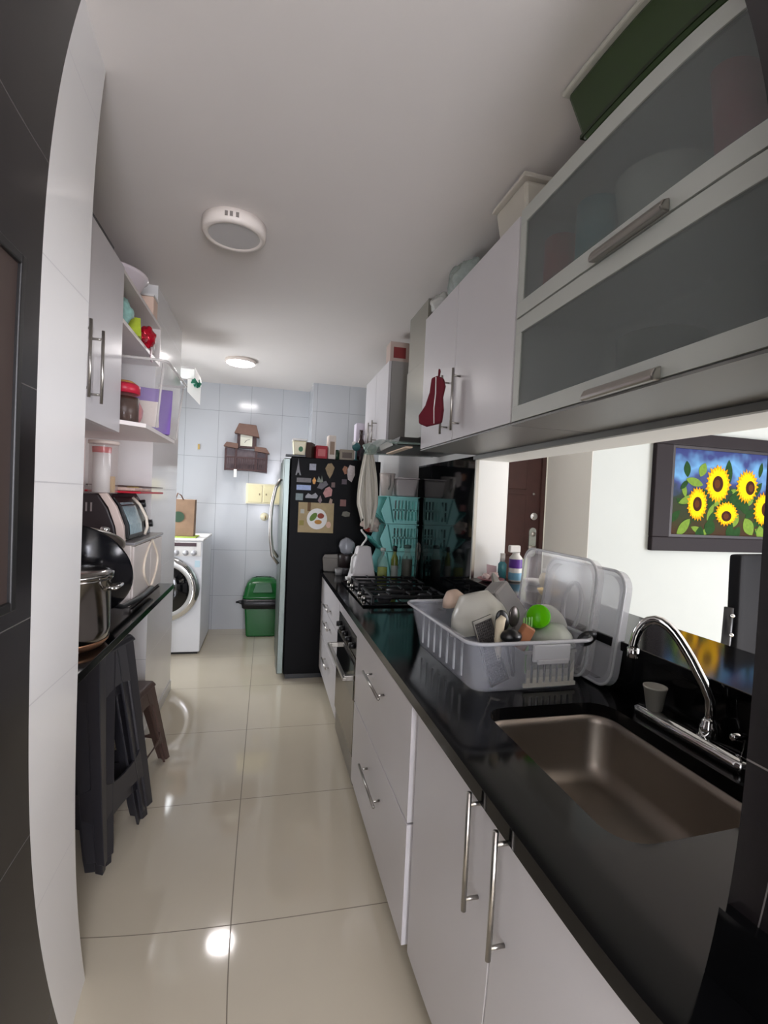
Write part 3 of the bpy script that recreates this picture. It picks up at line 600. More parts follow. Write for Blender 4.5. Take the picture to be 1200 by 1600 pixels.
# ------------------------------------------------------------------ hob end of the worktop
def side_with_slots(mb, z0, h, y, d):
    mb.prism([(.925, z0+h), (.88, z0+h), (.835, z0+.09), (.87, z0), (.925, z0)], d, 'y', y)
    for a, b in ((z0, z0+.025), (z0+.095, z0+.108), (z0+h-.03, z0+h)): mb.box(.925, 1.125, y, y+d, a, b)
    for k in range(8): x = .925+k*.026; mb.box(x, min(x+.012, 1.125), y, y+d, z0+.025, z0+h-.03)
    mb.box(1.112, 1.125, y, y+d, z0, z0+h)
for i, (z0, lab) in enumerate(((.902, 'bottom'), (1.108, 'middle'), (1.314, 'top'))):
    t = thing('stacking_basket', 'teal slotted plastic basket, %s one of the stack beside the hob' % lab, 'basket', (.98, 3.66, z0), (0, 0, 0), 'stacked teal baskets')
    h = .203; mb = MB(); side_with_slots(mb, z0, h, 3.50, .004); side_with_slots(mb, z0, h, 3.806, .004); mb.box(1.121, 1.125, 3.504, 3.806, z0, z0+h)
    mb.box(.87, 1.121, 3.504, 3.806, z0, z0+.004)
    part('body', mb, teal, t, True)
    part('front_lip', MB().prism([(.87, z0), (.775, z0+.085), (.772, z0+.105), (.78, z0+.105), (.785, z0+.09), (.876, z0+.004)], .302, 'y', 3.504), mat('teal_deep', S(70, 150, 145), .4), t, True)
    part('rib', MB().prism([(.885, z0+h-.005), (.895, z0+h-.005), (.935, z0+.01), (.925, z0+.01)], .004, 'y', 3.4955), mat('teal_deep', S(70, 150, 145), .4), t, True)
    part('rim', MB().box(.875, 1.13, 3.496, 3.812, z0+h-.006, z0+h), teal, t, True)
t = thing('garlic_bag', 'white and red netted bag in the mouth of middle teal basket', 'bag', (.80, 3.62, 1.205))
def blob(c, r, sx, sy, sz, amp=.25, fr=9, nu=28, nv=16, seed=0):
    def fn(u, v):
        a = 2*PI*u; b = PI*v; p = Vector((math.sin(b)*math.cos(a)*sx, math.sin(b)*math.sin(a)*sy, -math.cos(b)*sz))
        k = 1+amp*mnoise.noise(p*fr*.3+Vector((seed, 3*seed, 1))) + amp*.5*mnoise.noise(p*fr+Vector((seed, 0, 7)))
        return (c[0]+p.x*r*k, c[1]+p.y*r*k, c[2]+p.z*r*k)
    return MB().grid(fn, nu, nv)
part('contents', blob((-.01, 0, .09), .055, 1.3, 1.1, .9, .5, 4, seed=2), mat('garlic_white', S(206, 186, 176), .7, var=.3, vscale=40), t)
part('red_band', blob((-.035, -.02, .06), .03, 1, 1, .7, .4, 5, seed=5), mat('net_red', S(156, 66, 60), .7), t)
t = thing('grey_tub', 'greyish rectangular plastic tub on top of the teal basket stack', 'tub', (1.035, 3.66, 1.519))
part('body', MB().frus((-.075, .07, -.12, .12), 0, (-.09, .085, -.14, .14), .13), mat('tub_grey', S(206, 198, 198), .25, alpha=.9), t, bevel=.012)
part('lid', MB().box(-.095, .09, -.145, .145, .131, .142), mat('tub_lid', S(216, 208, 208), .25), t, bevel=.004)
part('pale_item', blob((0, -.04, .06), .04, 1, 1, 1.1, .3, 5, seed=3), mat('tub_inner', S(200, 194, 190), .4), t)
t = thing('plastic_jug', 'cloudy grey jug with handle on the top teal basket', 'jug', (.895, 3.60, 1.519))
part('body', MB().lathe([(0, .001), (.04, 0), (.055, .12), (.06, .17), (.056, .17), (.052, .12), (0, .01)], seg=28), mat('jug_grey', S(216, 206, 200), .2, alpha=.85), t)
part('handle', MB().tube([(-.0, -.055, .15), (0, -.085, .15), (0, -.09, .08), (0, -.05, .05)], .007), mat('jug_handle', S(130, 124, 120), .3), t)
t = thing('dish_towel', 'off white dish towel hanging in folds from hood corner', 'towel', (.68, 3.40, 1.31))
def tw(u, v):
    z = .52*(1-v) if u < 2 else 0
    wd = .03+.055*math.sin(min(1, v*1.5)*PI/2)*(1-.75*max(0, v-.72)/.28)
    dr = .02*v
    x = (u-.5)*2*wd+dr+.008*math.sin(u*9+v*3); y = .022*math.sin(u*19+1.2)*(.3+v*.8)+.01*math.sin(u*40)
    zz = .50*(1-v)+(.04*math.sin(u*13) if v > .6 else 0)*(v-.6)/.4
    return (x+.02, y, zz)
part('cloth', MB().grid(tw, 40, 26), cloth_w, t, solid=.003)
part('loop', MB().tube([(.02, 0, .49), (.01, 0, .54), (.03, 0, .56), (.03, 0, .50)], .005), cloth_w, t)
single('crumpled_bag', blob((.71, 3.42, 1.855), .038, 1.2, .9, .8, .35, 5, seed=8), mat('greenish_film', S(176, 196, 186), .15, alpha=.5), 'translucent greenish plastic bag at the hood corner above the dish towel', 'bag')
t = thing('juice_pack', 'white tapered plastic dispenser with bent tube beside the hob', 'dispenser', (.70, 3.47, ZT+.001), (0, 0, .1))
part('body', MB().frus((-.095, .095, -.06, .06), 0, (-.04, .055, -.035, .035), .245), mat('pack_white', S(206, 202, 202), .4), t, bevel=.012)
part('spout_tube', MB().tube([(-.01, 0, .24), (.005, 0, .265), (.025, 0, .29), (.028, 0, .31), (.012, 0, .33), (-.008, 0, .35), (-.014, 0, .365)], .007), white_pl, t)
part('side_handle', MB().tube([(-.06, -.03, .19), (-.082, -.035, .165), (-.09, -.04, .11), (-.085, -.04, .05)], .009), white_pl, t)
part('foot', MB().box(-.115, -.09, -.03, .03, 0, .02), white_pl, t, bevel=.004)
t = thing('brown_canister', 'dark brown canister topped by a clear plastic bag beside refrigerator', 'canister', (.63, 3.74, ZT+.001))
part('base', MB().lathe([(0, 0), (.058, 0), (.06, .04), (.058, .05), (0, .05)], seg=28), mat('can_grey', S(80, 78, 80), .3), t)
part('body', MB().lathe([(.06, .051), (.064, .14), (.06, .15), (0, .15)], seg=28), mat('can_brown', S(46, 38, 38), .35), t)
part('clear_bag', blob((.0, 0, .215), .066, .95, .95, 1.0, .12, 6, seed=4), mat('clear_film', S(190, 192, 200), .08, alpha=.45, spec=.8), t)
t = thing('folded_packet', 'grey crumpled packet on worktop beside the refrigerator', 'packet', (.53, 3.84, ZT+.001), (0, 0, -.4))
part('body', MB().frus((-.06, .06, -.03, .03), 0, (-.075, .055, -.02, .02), .11), mat('packet_grey', S(120, 116, 110), .6, bump=.5, bscale=30), t, bevel=.01)
part('flap', MB().prism([(-.075, .105), (.055, .105), (.045, .14), (-.06, .13)], .01, 'y', -.005), mat('packet_pale', S(140, 136, 130), .6), t)
t = thing('white_cup', 'small translucent cup between packet and canister on worktop', 'cup', (.56, 3.66, ZT+.001))
part('body', MB().lathe([(0, .002), (.024, 0), (.03, .05), (.028, .05), (.022, .004), (0, .004)], seg=24), mat('cup_pale', S(150, 148, 146), .3, alpha=.8), t)
def bottle(x, y, r, h, nr, nh, mm, cap, label, name='oil_bottle', fill=None, cat='bottle', band=None):
    t = thing(name, label, cat, (x, y, ZT+.001))
    part('body', MB().lathe([(0, 0), (r*.95, 0), (r, .008), (r, h*.62), (r*.8, h*.7), (nr, h*.78), (nr, h-nh)], seg=26, cap=False), mm, t)
    part('cap', MB().lathe([(nr*1.2, h-nh), (nr*1.2, h), (nr*.6, h+.005), (0, h+.005)], seg=20), cap, t)
    if fill: part('contents', MB().lathe([(0, .003), (r*.93, .004), (r*.94, h*(.42 if r < .039 else .6)), (0, h*(.42 if r < .039 else .6))], seg=26), fill, t)
    if band: part('paper_label', MB().lathe([(r*1.01, h*.1), (r*1.01, h*.45)], seg=26, cap=False), band, t)
bg = mat('bottle_clear', S(176, 196, 186), .06, alpha=.18, spec=.8)
bottle(.845, 3.43, .038, .235, .016, .02, bg, mat('cap_pale', S(170, 176, 170), .3), 'clear cruet half filled with yellow green oil behind the hob', fill=mat('oil_yellow', S(150, 160, 40), .2))
bottle(.935, 3.43, .026, .25, .012, .035, mat('bottle_olive', S(120, 130, 40), .08, alpha=.75), black_pl, 'slim olive green oil bottle with black cap behind hob', band=mat('label_pale', S(160, 166, 160), .5))
bottle(1.03, 3.43, .04, .26, .022, .02, bg, mat('cap_teal', S(70, 100, 96), .4), 'glass bottle with dark brown contents behind the hob', fill=mat('sauce_brown', S(56, 38, 28), .4), name='sauce_bottle')
t = thing('wire_whisk', 'thin steel whisk standing against black backsplash by baskets', 'whisk', (1.115, 3.44, ZT+.001))
for k in range(4):
    a = PI*k/4; part('wire', MB().tube([(.012*math.cos(a)*s_*q, .012*math.sin(a)*s_*q, z) for s_, q, z in ((1, 0, .12), (1, 1, .16), (1, 1.6, .22), (1, 1, .27), (1, 0, .285), (-1, 1, .27), (-1, 1.6, .22), (-1, 1, .16), (-1, 0, .12))], .0012, 6), steel, t)
part('handle', MB().cyl((0, 0, 0), (0, 0, .125), .008), black_pl, t)

# ------------------------------------------------------------------ dish rack with lids
def bin_shell(x0, x1, y0, y1, z0, z1, ins, th, r, M=None):
    mb = MB(); R = []
    for i, z in ((ins, z0), (0, z1-.008), (-.012, z1-.008), (-.012, z1), (th, z1), (ins+th, z0+th)):
        R.append([(x, y, z) for x, y in rrect(x0+i, x1-i, y0+i, y1-i, r, 6)])
    loops(mb, R, smooth=False, cap0=True, cap1=True); return mb
t = thing('dish_rack', 'cloudy plastic dish drainer tub full of washed dishes on granite worktop', 'dish rack', (.835, 1.64, ZT+.001), (0, 0, .03))
part('tub', bin_shell(-.225, .200, -.30, .31, 0, .165, .032, .004, .05), clear_pl2, t)
part('rim', MB().tube([(x, y, .163) for x, y in rrect(-.238, .213, -.313, .323, .055, 6)], .006, 8, True), rim_pl, t)
part('latch', MB().box(-.03, .10, -.326, -.314, .105, .158).box(-.02, .09, -.334, -.326, .10, .115), rim_pl, t, bevel=.003)
mb = MB()
for k in range(8): x = -.02+k*.023; mb.box(x, x+.013, -.276, -.27, .02, .115)
mb.box(-.03, .16, -.278, -.27, .008, .02).box(-.03, .16, -.278, -.27, .115, .125)
part('utensil_grille', mb, mat('grille_grey', S(186, 184, 176), .4), t)
mb = MB()
for k in range(7): y = -.2+k*.06; mb.box(-.212, -.208, y, y+.01, .03, .15)
part('wall_ribs', mb, rim_pl, t)
t2 = lambda n, lab, cat, loc, rot=(0, 0, 0): thing(n, lab, cat, loc, rot)
# dishes: rack interior floor is at z=.906
def bowl_prof(r, h, th=.004): return [(0, 0), (r*.45, 0), (r*.8, h*.45), (r, h), (r-th, h), (r*.8-th, h*.45+th), (r*.42, th), (0, th)]
single('white_bowl', MB().lathe(bowl_prof(.115, .13), seg=36, M=Matrix.Translation((.735, 1.60, 1.165)) @ Matrix.Rotation(math.radians(168), 4, 'Y') @ Matrix.Rotation(.2, 4, 'X')), mat('milky_plastic', S(196, 194, 184), .3), 'milky white bowl upside down at left end of dish rack', 'bowl')
single('wooden_bowl', MB().lathe(bowl_prof(.05, .05), seg=28, M=Matrix.Translation((.70, 1.72, 1.15)) @ Matrix.Rotation(PI*.9, 4, 'Y')), mat('peach_wood', S(196, 172, 154), .5), 'small peach brown bowl peeking behind the milky bowl', 'bowl')
M_ = Matrix.Translation((.92, 1.72, 1.08)) @ Matrix.Rotation(math.radians(-30), 4, 'Y') @ Matrix.Rotation(.5, 4, 'Z')
single('grey_container', MB().frus((-.07, .07, -.055, .055), -.09, (-.05, .05, -.04, .04), .10, M_), mat('tupper_grey', S(166, 162, 160), .25, alpha=.85), 'grey square food container tilted in the dish rack', 'container', bevel=.012)
single('pan_cover', MB().lathe([(0, 0), (.12, 0), (.125, .006), (.12, .01), (0, .01)], seg=36, M=Matrix.Translation((.985, 1.86, 1.08)) @ Matrix.Rotation(1.1, 4, 'Y') @ Matrix.Rotation(.5, 4, 'X')), mat('pan_grey', S(120, 116, 110), .35, .4), 'grey round pan cover standing behind the tilted container', 'lid')
t = t2('box_grater', 'flat dark steel grater leaning in the dish rack', 'grater', (.735, 1.372, .925), (-.12, -.30, .15))
part('frame', MB().box(-.035, -.031, -.004, .004, 0, .21).box(.031, .035, -.004, .004, 0, .21).box(-.035, .035, -.004, .004, .205, .215).box(-.035, .035, -.004, .004, 0, .006), steel, t)
mb = MB()
for i in range(9):
    for j in range(22): mb.box(-.029+i*.0066, -.0255+i*.0066, -.003, .001, .01+j*.0088, .015+j*.0088)
mb.box(-.031, .031, .001, .002, .006, .205)
mb.mi = 0; part('grating_sheet', mb, mat('grater_dark', S(62, 58, 56), .6, .2), t)
single('wooden_utensil', MB().tube([(.735, 1.40, .94), (.728, 1.385, 1.06), (.728, 1.375, 1.12), (.735, 1.37, 1.135)], [.012, .014, .015, .010], 12), mat('cream_wood', S(206, 192, 166), .5), 'cream wooden utensil upright in front of milky bowl', 'utensil')
def spoon(x, y, z, rot, mm, label, L=.16, r=.024):
    t = thing('serving_spoon', label, 'spoon', (x, y, z), rot)
    part('handle', MB().tube([(0, 0, 0), (0, .003, L*.5), (0, 0, L)], [.006, .005, .005]), mm, t)
    part('bowl', MB().sphere((0, 0, L+r*1.1), r, 1, .35, 1.5), mm, t)
spoon(.795, 1.40, .935, (.05, -.28, 0), black_pl, 'black spoon standing left of the green glass', .165)
spoon(.815, 1.43, .935, (.05, -.12, .3), mat('steel_dark', S(84, 78, 76), .3, .6), 'dark steel spoon right beside the black spoon', .165)
spoon(.975, 1.385, 1.03, (.2, 1.25, .2), mat('black_nylon', S(16, 16, 18), .3), 'black nylon spoon lying at right end of the dish rack', .05, .026)
single('black_ladle', MB().sphere((.755, 1.352, 1.078), .032, 1.1, .8, .7), mat('black_nylon', S(16, 16, 18), .3), 'round black ladle head at front edge of the dish rack', 'ladle')
single('wooden_block', MB().box(-.022, .022, -.012, .012, -.06, .02, Matrix.Translation((.812, 1.36, 1.09)) @ Matrix.Rotation(.5, 4, 'Y')), wood_lt, 'brown wooden spatula end below the green glass', 'spatula', bevel=.006)
t = t2('green_fork', 'pale green plastic fork beside the green glass', 'fork', (.845, 1.405, .94), (.1, -.08, 0))
part('handle', MB().cyl((0, 0, 0), (0, 0, .13), .005), mat('fork_green', S(140, 190, 110), .4), t)
part('tines', MB().box(-.016, .016, -.002, .002, .13, .14).box(-.016, -.012, -.002, .002, .14, .19).box(-.007, -.003, -.002, .002, .14, .19).box(.003, .007, -.002, .002, .14, .19).box(.012, .016, -.002, .002, .14, .19), mat('fork_green', S(140, 190, 110), .4), t)
gg = mat('green_glass', S(110, 215, 20), .06, trans=.35, spec=.7, ior=1.2)
Mg = Matrix.Translation((.90, 1.44, 1.115)) @ Vector((-.80, -1.44, .55)).to_track_quat('Z', 'Y').to_matrix().to_4x4()
single('green_tumbler', MB().lathe([(0, .05), (.034, .05), (.037, .045), (.044, -.05), (.040, -.05), (.030, .042), (0, .042)], seg=32, M=Mg @ Matrix.Rotation(0, 4, 'Z')), gg, 'bright green tumbler lying tilted on top of dishes', 'tumbler')
single('white_plate', MB().lathe(bowl_prof(.09, .035), seg=36, M=Matrix.Translation((.955, 1.50, 1.05)) @ Matrix.Rotation(math.radians(70), 4, 'X') @ Matrix.Rotation(.2, 4, 'Y')), mat('porcelain', S(214, 212, 206), .2), 'white plate standing behind the green tumbler', 'plate')
single('cloudy_bowl', MB().lathe(bowl_prof(.075, .06), seg=36, M=Matrix.Translation((.945, 1.42, 1.095)) @ Matrix.Rotation(PI, 4, 'Y')), mat('cloudy_bowl_mat', S(178, 182, 172), .3), 'pale greenish bowl upside down at front right of dish rack', 'bowl')
# lids leaning behind the rack
def tray_lid(name, label, yc, xb, xt, hgt, wy, tint, r=.06):
    """upright tray lid: local y = width, local z = height, thickness along x; leans to +x"""
    ang = math.atan2(xt-xb, hgt)
    t = thing(name, label, 'lid', (xb, yc, ZT+.004), (0, ang, 0))
    mb = MB(); R = []
    for ins, x in ((0, 0), (0, -.028), (.016, -.030), (.018, -.004), (.05, -.003)):
        R.append([(x, y, z) for y, z in rrect(-wy/2+ins, wy/2-ins, ins, hgt-ins, r, 6)])
    loops(mb, R, smooth=False, cap0=False, cap1=True)
    part('tray', mb, tint, t, solid=.0015)
    part('rim', MB().tube([(-.028, y, z) for y, z in rrect(-wy/2, wy/2, 0.002, hgt, r, 6)], .005, 8, True), rim_pl, t)
    return t
t = tray_lid('clear_tray_lid', 'clear plastic tray lid standing upright behind the dish rack', 1.63, 1.082, 1.118, .405, .47, clear_pl)
t = tray_lid('cloudy_tray_lid', 'cloudy plastic tub lid leaning furthest right by the tap', 1.53, 1.114, 1.160, .38, .44, mat('cloudy_tint', S(200, 200, 204), .25, alpha=.5))
mb = MB().tube([(-.035, y, z) for y, z in ell(.02, .22, .05, .085)], .008, 8, True)
part('ring_handle', mb, rim_pl, t)

# ------------------------------------------------------------------ ledge things near the jamb
ZL = 1.067
t = thing('purple_label_bottle', 'white spray bottle with purple label on the serving ledge', 'bottle', (1.36, 2.43, ZL))
part('body', MB().lathe([(0, 0), (.035, 0), (.036, .01), (.036, .13), (.02, .15), (.02, .16)], seg=26, cap=False), white_pl, t)
part('label_band', MB().lathe([(.0366, .075), (.0366, .125)], seg=26, cap=False), mat('label_violet', S(96, 52, 150), .4), t)
part('label_print', MB().lathe([(.0366, .01), (.0366, .05)], seg=26, cap=False), mat('label_blue', S(120, 176, 206), .4), t)
part('spray_head', MB().box(-.045, .02, -.014, .014, .16, .20), white_pl, t, bevel=.006)
t = thing('teal_bottle', 'short teal and white bottle left of the purple label bottle', 'bottle', (1.30, 2.47, ZL))
part('body', MB().lathe([(0, 0), (.024, 0), (.024, .09), (.012, .105)], seg=22, cap=False), mat('bottle_teal', S(72, 140, 150), .2), t)
part('cap', MB().lathe([(.014, .105), (.014, .15), (0, .15)], seg=18), white_pl, t)
t = thing('pink_plate', 'dusty pink plate with shells on the serving ledge by the jamb', 'plate', (1.215, 2.43, ZL))
part('plate', MB().lathe([(0, 0), (.045, 0), (.075, .014), (.073, .017), (.045, .004), (0, .004)], seg=32), mat('pink_dull', S(150, 104, 108), .4), t)
for i, (x, y, s_) in enumerate(((-.03, 0, .02), (.0, -.02, .018), (.025, .01, .022))):
    single('seashell', blob((1.215+x, 2.43+y, ZL+.005+s_*1.05), s_, 1.1, 1, .9, .5, 6, seed=i+11), mat('shell_pink', S(206, 186, 184), .5, var=.25, vscale=60), ('leftmost', 'middle', 'rightmost')[i]+' pale pink shell on the dusty pink plate', 'shell', 'shells on the pink plate')
t = thing('pink_card', 'small pink folded card behind the shells on ledge', 'card', (1.25, 2.49, ZL))
part('card', MB().prism([(-.03, 0), (.03, 0), (.025, .075), (-.035, .085)], .002, 'y', 0), mat('card_pink', S(206, 180, 186), .6), t)
t = thing('leafy_packet', 'light green packet behind the purple label bottle', 'packet', (1.44, 2.50, ZL))
part('body', MB().prism([(-.015, 0), (.03, 0), (.035, .12), (-.02, .10)], .02, 'y', 0), mat('leaf_lime', S(176, 196, 130), .5), t)
lathe_thing('small_white_dish', bowl_prof(.05, .03), (1.41, 2.32, ZL), white_pl, 'small white dish near the ledge edge right of bottles', 'dish')
t = thing('cream_jar', 'cream round jar seen through the clear lid on ledge', 'jar', (1.40, 2.17, ZL))
part('body', MB().sphere((0, 0, .05), .045, 1, 1, 1.05), mat('jar_cream', S(230, 214, 180), .3), t)
part('lid', MB().lathe([(.03, .09), (.03, .105), (0, .108)], seg=20), white_pl, t)
t = thing('yellow_dish', 'pale yellow dish seen through the clear lid on ledge', 'dish', (1.30, 2.0, ZL))
part('body', MB().lathe(bowl_prof(.055, .035), seg=28), mat('dish_yellow', S(230, 200, 130), .4), t)
# ------------------------------------------------------------------ living room things
t = thing('sunflower_painting', 'framed oil painting of five yellow sunflowers on white living wall', 'painting', (3.35, 2.899, 1.2))
XL, XR, ZB, ZTp = 2.655, 4.05, 1.215, 2.065; il, ir, ib, itp = 2.83, 3.88, 1.335, 1.955
mb = MB().box(XL, XR, 2.86, 2.8985, ZB, ib-.02).box(XL, XR, 2.86, 2.8985, itp+.02, ZTp).box(XL, il-.03, 2.86, 2.8985, ib-.02, itp+.02).box(ir+.03, XR, 2.86, 2.8985, ib-.02, itp+.02)
part('frame', mb, frame_dk, t, True, bevel=.006)
mb = MB().box(il-.03, il, 2.875, 2.8985, ib-.02, itp+.02).box(ir, ir+.03, 2.875, 2.8985, ib-.02, itp+.02).box(il, ir, 2.875, 2.8985, ib-.02, ib).box(il, ir, 2.875, 2.8985, itp, itp+.02)
part('inner_slip', mb, mat('slip_dark', S(34, 26, 30), .5), t, True)
cm = bpy.data.materials.new('painted_sky'); cm.use_nodes = True; nt = cm.node_tree; b = nt.nodes['Principled BSDF']; b.inputs['Roughness'].default_value = .8; b.inputs['Specular IOR Level'].default_value = .1
g = nt.nodes.new('ShaderNodeNewGeometry'); sp = nt.nodes.new('ShaderNodeSeparateXYZ'); nt.links.new(g.outputs['Position'], sp.inputs[0])
nz = nt.nodes.new('ShaderNodeTexNoise'); nz.inputs['Scale'].default_value = 7; nt.links.new(g.outputs['Position'], nz.inputs['Vector'])
ad = nt.nodes.new('ShaderNodeMath'); ad.operation = 'MULTIPLY_ADD'; nt.links.new(nz.outputs[0], ad.inputs[0]); ad.inputs[1].default_value = .35; nt.links.new(sp.outputs[2], ad.inputs[2])
mr = nt.nodes.new('ShaderNodeMapRange'); nt.links.new(ad.outputs[0], mr.inputs[0]); mr.inputs[1].default_value = 1.45; mr.inputs[2].default_value = 2.12
rp = nt.nodes.new('ShaderNodeValToRGB'); nt.links.new(mr.outputs[0], rp.inputs[0]); nt.links.new(rp.outputs[0], b.inputs['Base Color'])
e = rp.color_ramp.elements; e[0].position = 0; e[0].color = S(62, 42, 30)+(1,); e[1].position = 1; e[1].color = S(54, 62, 110)+(1,)
for p_, c_ in ((.30, (52, 54, 34)), (.52, (44, 56, 44)), (.66, (62, 70, 118)), (.82, (98, 148, 190))): q = e.new(p_); q.color = S(*c_)+(1,)
mb = MB(); mb.box(il, ir, 2.888, 2.8985, ib, itp)
def flat(poly, lay, mi): mb.mi = mi; mb.prism(poly, .0006, 'y', 2.8875-.0008*lay)
def leaf(x, z, L, W_, a, lay, mi):
    pts = []
    for k in range(9): s_ = k/8; pts.append((s_*L, W_*math.sin(PI*s_)**.8))
    for k in range(7, 0, -1): s_ = k/8; pts.append((s_*L, -W_*math.sin(PI*s_)**.8))
    flat([(x+p*math.cos(a)-q*math.sin(a), z+p*math.sin(a)+q*math.cos(a)) for p, q in pts], lay, mi)
for (x, z, L, W_, a, mi) in ((2.96, 1.75, .12, .03, 1.7, 1), (3.07, 1.76, .11, .035, 1.2, 2), (3.10, 1.70, .16, .03, 2.9, 2), (3.05, 1.62, .17, .028, 3.5, 2), (3.0, 1.45, .17, .035, 4.0, 2), (3.10, 1.40, .13, .04, 4.6, 1),
                            (3.33, 1.70, .2, .035, 1.6, 1), (3.55, 1.62, .16, .03, .9, 1), (3.62, 1.78, .12, .02, 1.4, 1), (3.32, 1.56, .14, .04, 4.7, 2), (3.20, 1.45, .12, .05, 4.4, 1), (3.50, 1.47, .15, .05, 5.3, 2),
                            (3.46, 1.62, .14, .04, 5.2, 1), (3.36, 1.42, .12, .04, 4.9, 1), (3.65, 1.42, .12, .04, 4.9, 2), (2.92, 1.40, .1, .03, .3, 1), (3.75, 1.75, .16, .03, 1.9, 1), (2.90, 1.66, .1, .02, .8, 1), (3.15, 1.66, .12, .03, 3.9, 1), (3.6, 1.36, .12, .03, .4, 1)):
    leaf(x, z, L, W_, a, 1 if mi == 1 else 2, mi)
rs = random.Random(3)
for k in range(46):
    leaf(rs.uniform(2.87, 3.78), rs.uniform(1.38, 1.66), rs.uniform(.08, .15), rs.uniform(.018, .035), rs.uniform(0, 6.2), .8+.01*k, rs.choice((1, 1, 1, 2)))
for n, (x, z, rx, rz, hx, hz) in enumerate(((3.235, 1.715, .105, .13, -.005, 0), (3.505, 1.71, .095, .115, .03, -.01), (3.055, 1.56, .085, .115, 0, 0), (3.325, 1.50, .10, .085, 0, -.02), (3.68, 1.545, .095, .12, .02, 0))):
    for ly, mi, k_ in ((3, 4, 1.0), (4, 3, .86)):
        N = 22; poly = []
        for k in range(N*2):
            a = 2*PI*k/(N*2)+(.15 if mi == 3 else 0); rr = 1.1*k_*(1.0 if k % 2 == 0 else .78)*(1+rs.uniform(-.07, .07)); poly.append((x+rx*rr*math.cos(a), z+rz*rr*math.sin(a)))
        flat(poly, ly+n*.3, mi)
    flat(ell(x+hx, z+hz, rx*.46, rz*.46, 20), 5+n*.3, 5); flat(ell(x+hx*1.3-.005, z+hz, rx*.25, rz*.25, 16), 6+n*.3, 6)
part('canvas', mb, [cm, mat('paint_green', S(34, 64, 32), .8, spec=.1, var=.35, vscale=40), mat('paint_lime', S(104, 132, 52), .8, spec=.1, var=.3, vscale=50), mat('paint_yellow', S(246, 190, 14), .8, spec=.1, var=.15, vscale=60), mat('paint_orange', S(232, 146, 16), .8, spec=.1, var=.15, vscale=60), mat('paint_umber', S(56, 30, 22), .8, spec=.1, var=.2, vscale=60), mat('paint_sienna', S(84, 48, 24), .8, spec=.1)], t, True)
t = thing('door_1', 'dark stained wooden entrance door with round lock', 'door', (1.72, 3.48, 0))
for k in ('label', 'category'): del t[k]
t['kind'] = 'structure'
part('leaf', MB().box(1.36, 2.12, 3.455, 3.49, 0, 2.1), wood_dk, t, True, bevel=.004)
part('raised_panel', MB().box(1.46, 1.99, 3.446, 3.4549, 1.62, 2.0).box(1.46, 1.99, 3.446, 3.4549, 1.1, 1.58).box(1.46, 1.99, 3.446, 3.4549, .2, 1.06), wood_dk, t, True, bevel=.006)
part('frame', MB().box(2.121, 2.155, 3.44, 3.499, 0, 2.14).box(1.353, 2.155, 3.44, 3.499, 2.105, 2.14), mat('door_frame_wood', S(66, 42, 38), .5, var=.2, vscale=14), t, True)
part('peephole', MB().cyl((2.06, 3.455, 1.587), (2.06, 3.445, 1.587), .009), steel, t, True)
part('deadbolt', MB().cyl((2.065, 3.455, 1.41), (2.065, 3.435, 1.41), .033, .028, 24), chrome, t, True)
mb = MB().prism(rrect(2.035, 2.095, 1.09, 1.32, .029, 8), .012, 'y', 3.443)
lp = part('lock_plate', mb, mat('lock_chrome', S(206, 214, 208), .25, .8), t, True)
part('lock_cylinder', MB().cyl((2.066, 3.443, 1.27), (2.066, 3.43, 1.27), .02, .018, 20).tube([(2.066, 3.44, 1.17), (2.066, 3.40, 1.17), (2.0, 3.39, 1.17)], .01), steel, t, True, sub_of=lp)
struct('trim_1', bx(2.156, 2.1648, 3.44, 3.499, 0, 2.14), mat('trim_white', S(236, 236, 226), .5))
# office chair
t = thing('office_chair', 'black office chair with curved backrest beyond the serving ledge', 'chair', (2.18, 1.78, 0))
def cb(u, v):
    w_ = .26*(1-.12*(v-.5)**2*4); x = (u-.5)*2*w_; zz = .62+.70*v
    return (x, -.14-.05*math.sin(v*PI)*.6+.10*(1-abs(2*u-1)**2)*.5, zz)
part('backrest', MB().grid(cb, 12, 14), mat('chair_leather', S(13, 13, 16), .7, spec=.12, var=.1), t, solid=.045, bevel=.01)
part('seat', MB().box(-.25, .25, -.12, .38, .44, .52), mat('chair_leather', S(13, 13, 16), .7, spec=.12), t, bevel=.03)
mb = MB().tube([(-.29, -.12, .60), (-.30, -.14, .75), (-.285, -.17, .95), (-.28, -.17, 1.1)], .018)
part('frame', mb, black_pl, t)
for z in (.99, 1.07): part('bolt', MB().sphere((-.285, -.192, z), .009), chrome, t)
part('gas_column', MB().cyl((0, .12, .08), (0, .12, .44), .03), black_pl, t)
mb = MB()
for k in range(5): a = 2*PI*k/5; mb.tube([(0, .12, .09), (.27*math.cos(a), .12+.27*math.sin(a), .06)], [.025, .015])
part('base', mb, black_pl, t)
for k in range(5):
    a = 2*PI*k/5; part('caster', MB().cyl((.27*math.cos(a)-.02, .12+.27*math.sin(a), .03), (.27*math.cos(a)+.02, .12+.27*math.sin(a), .03), .03), black_pl, t)

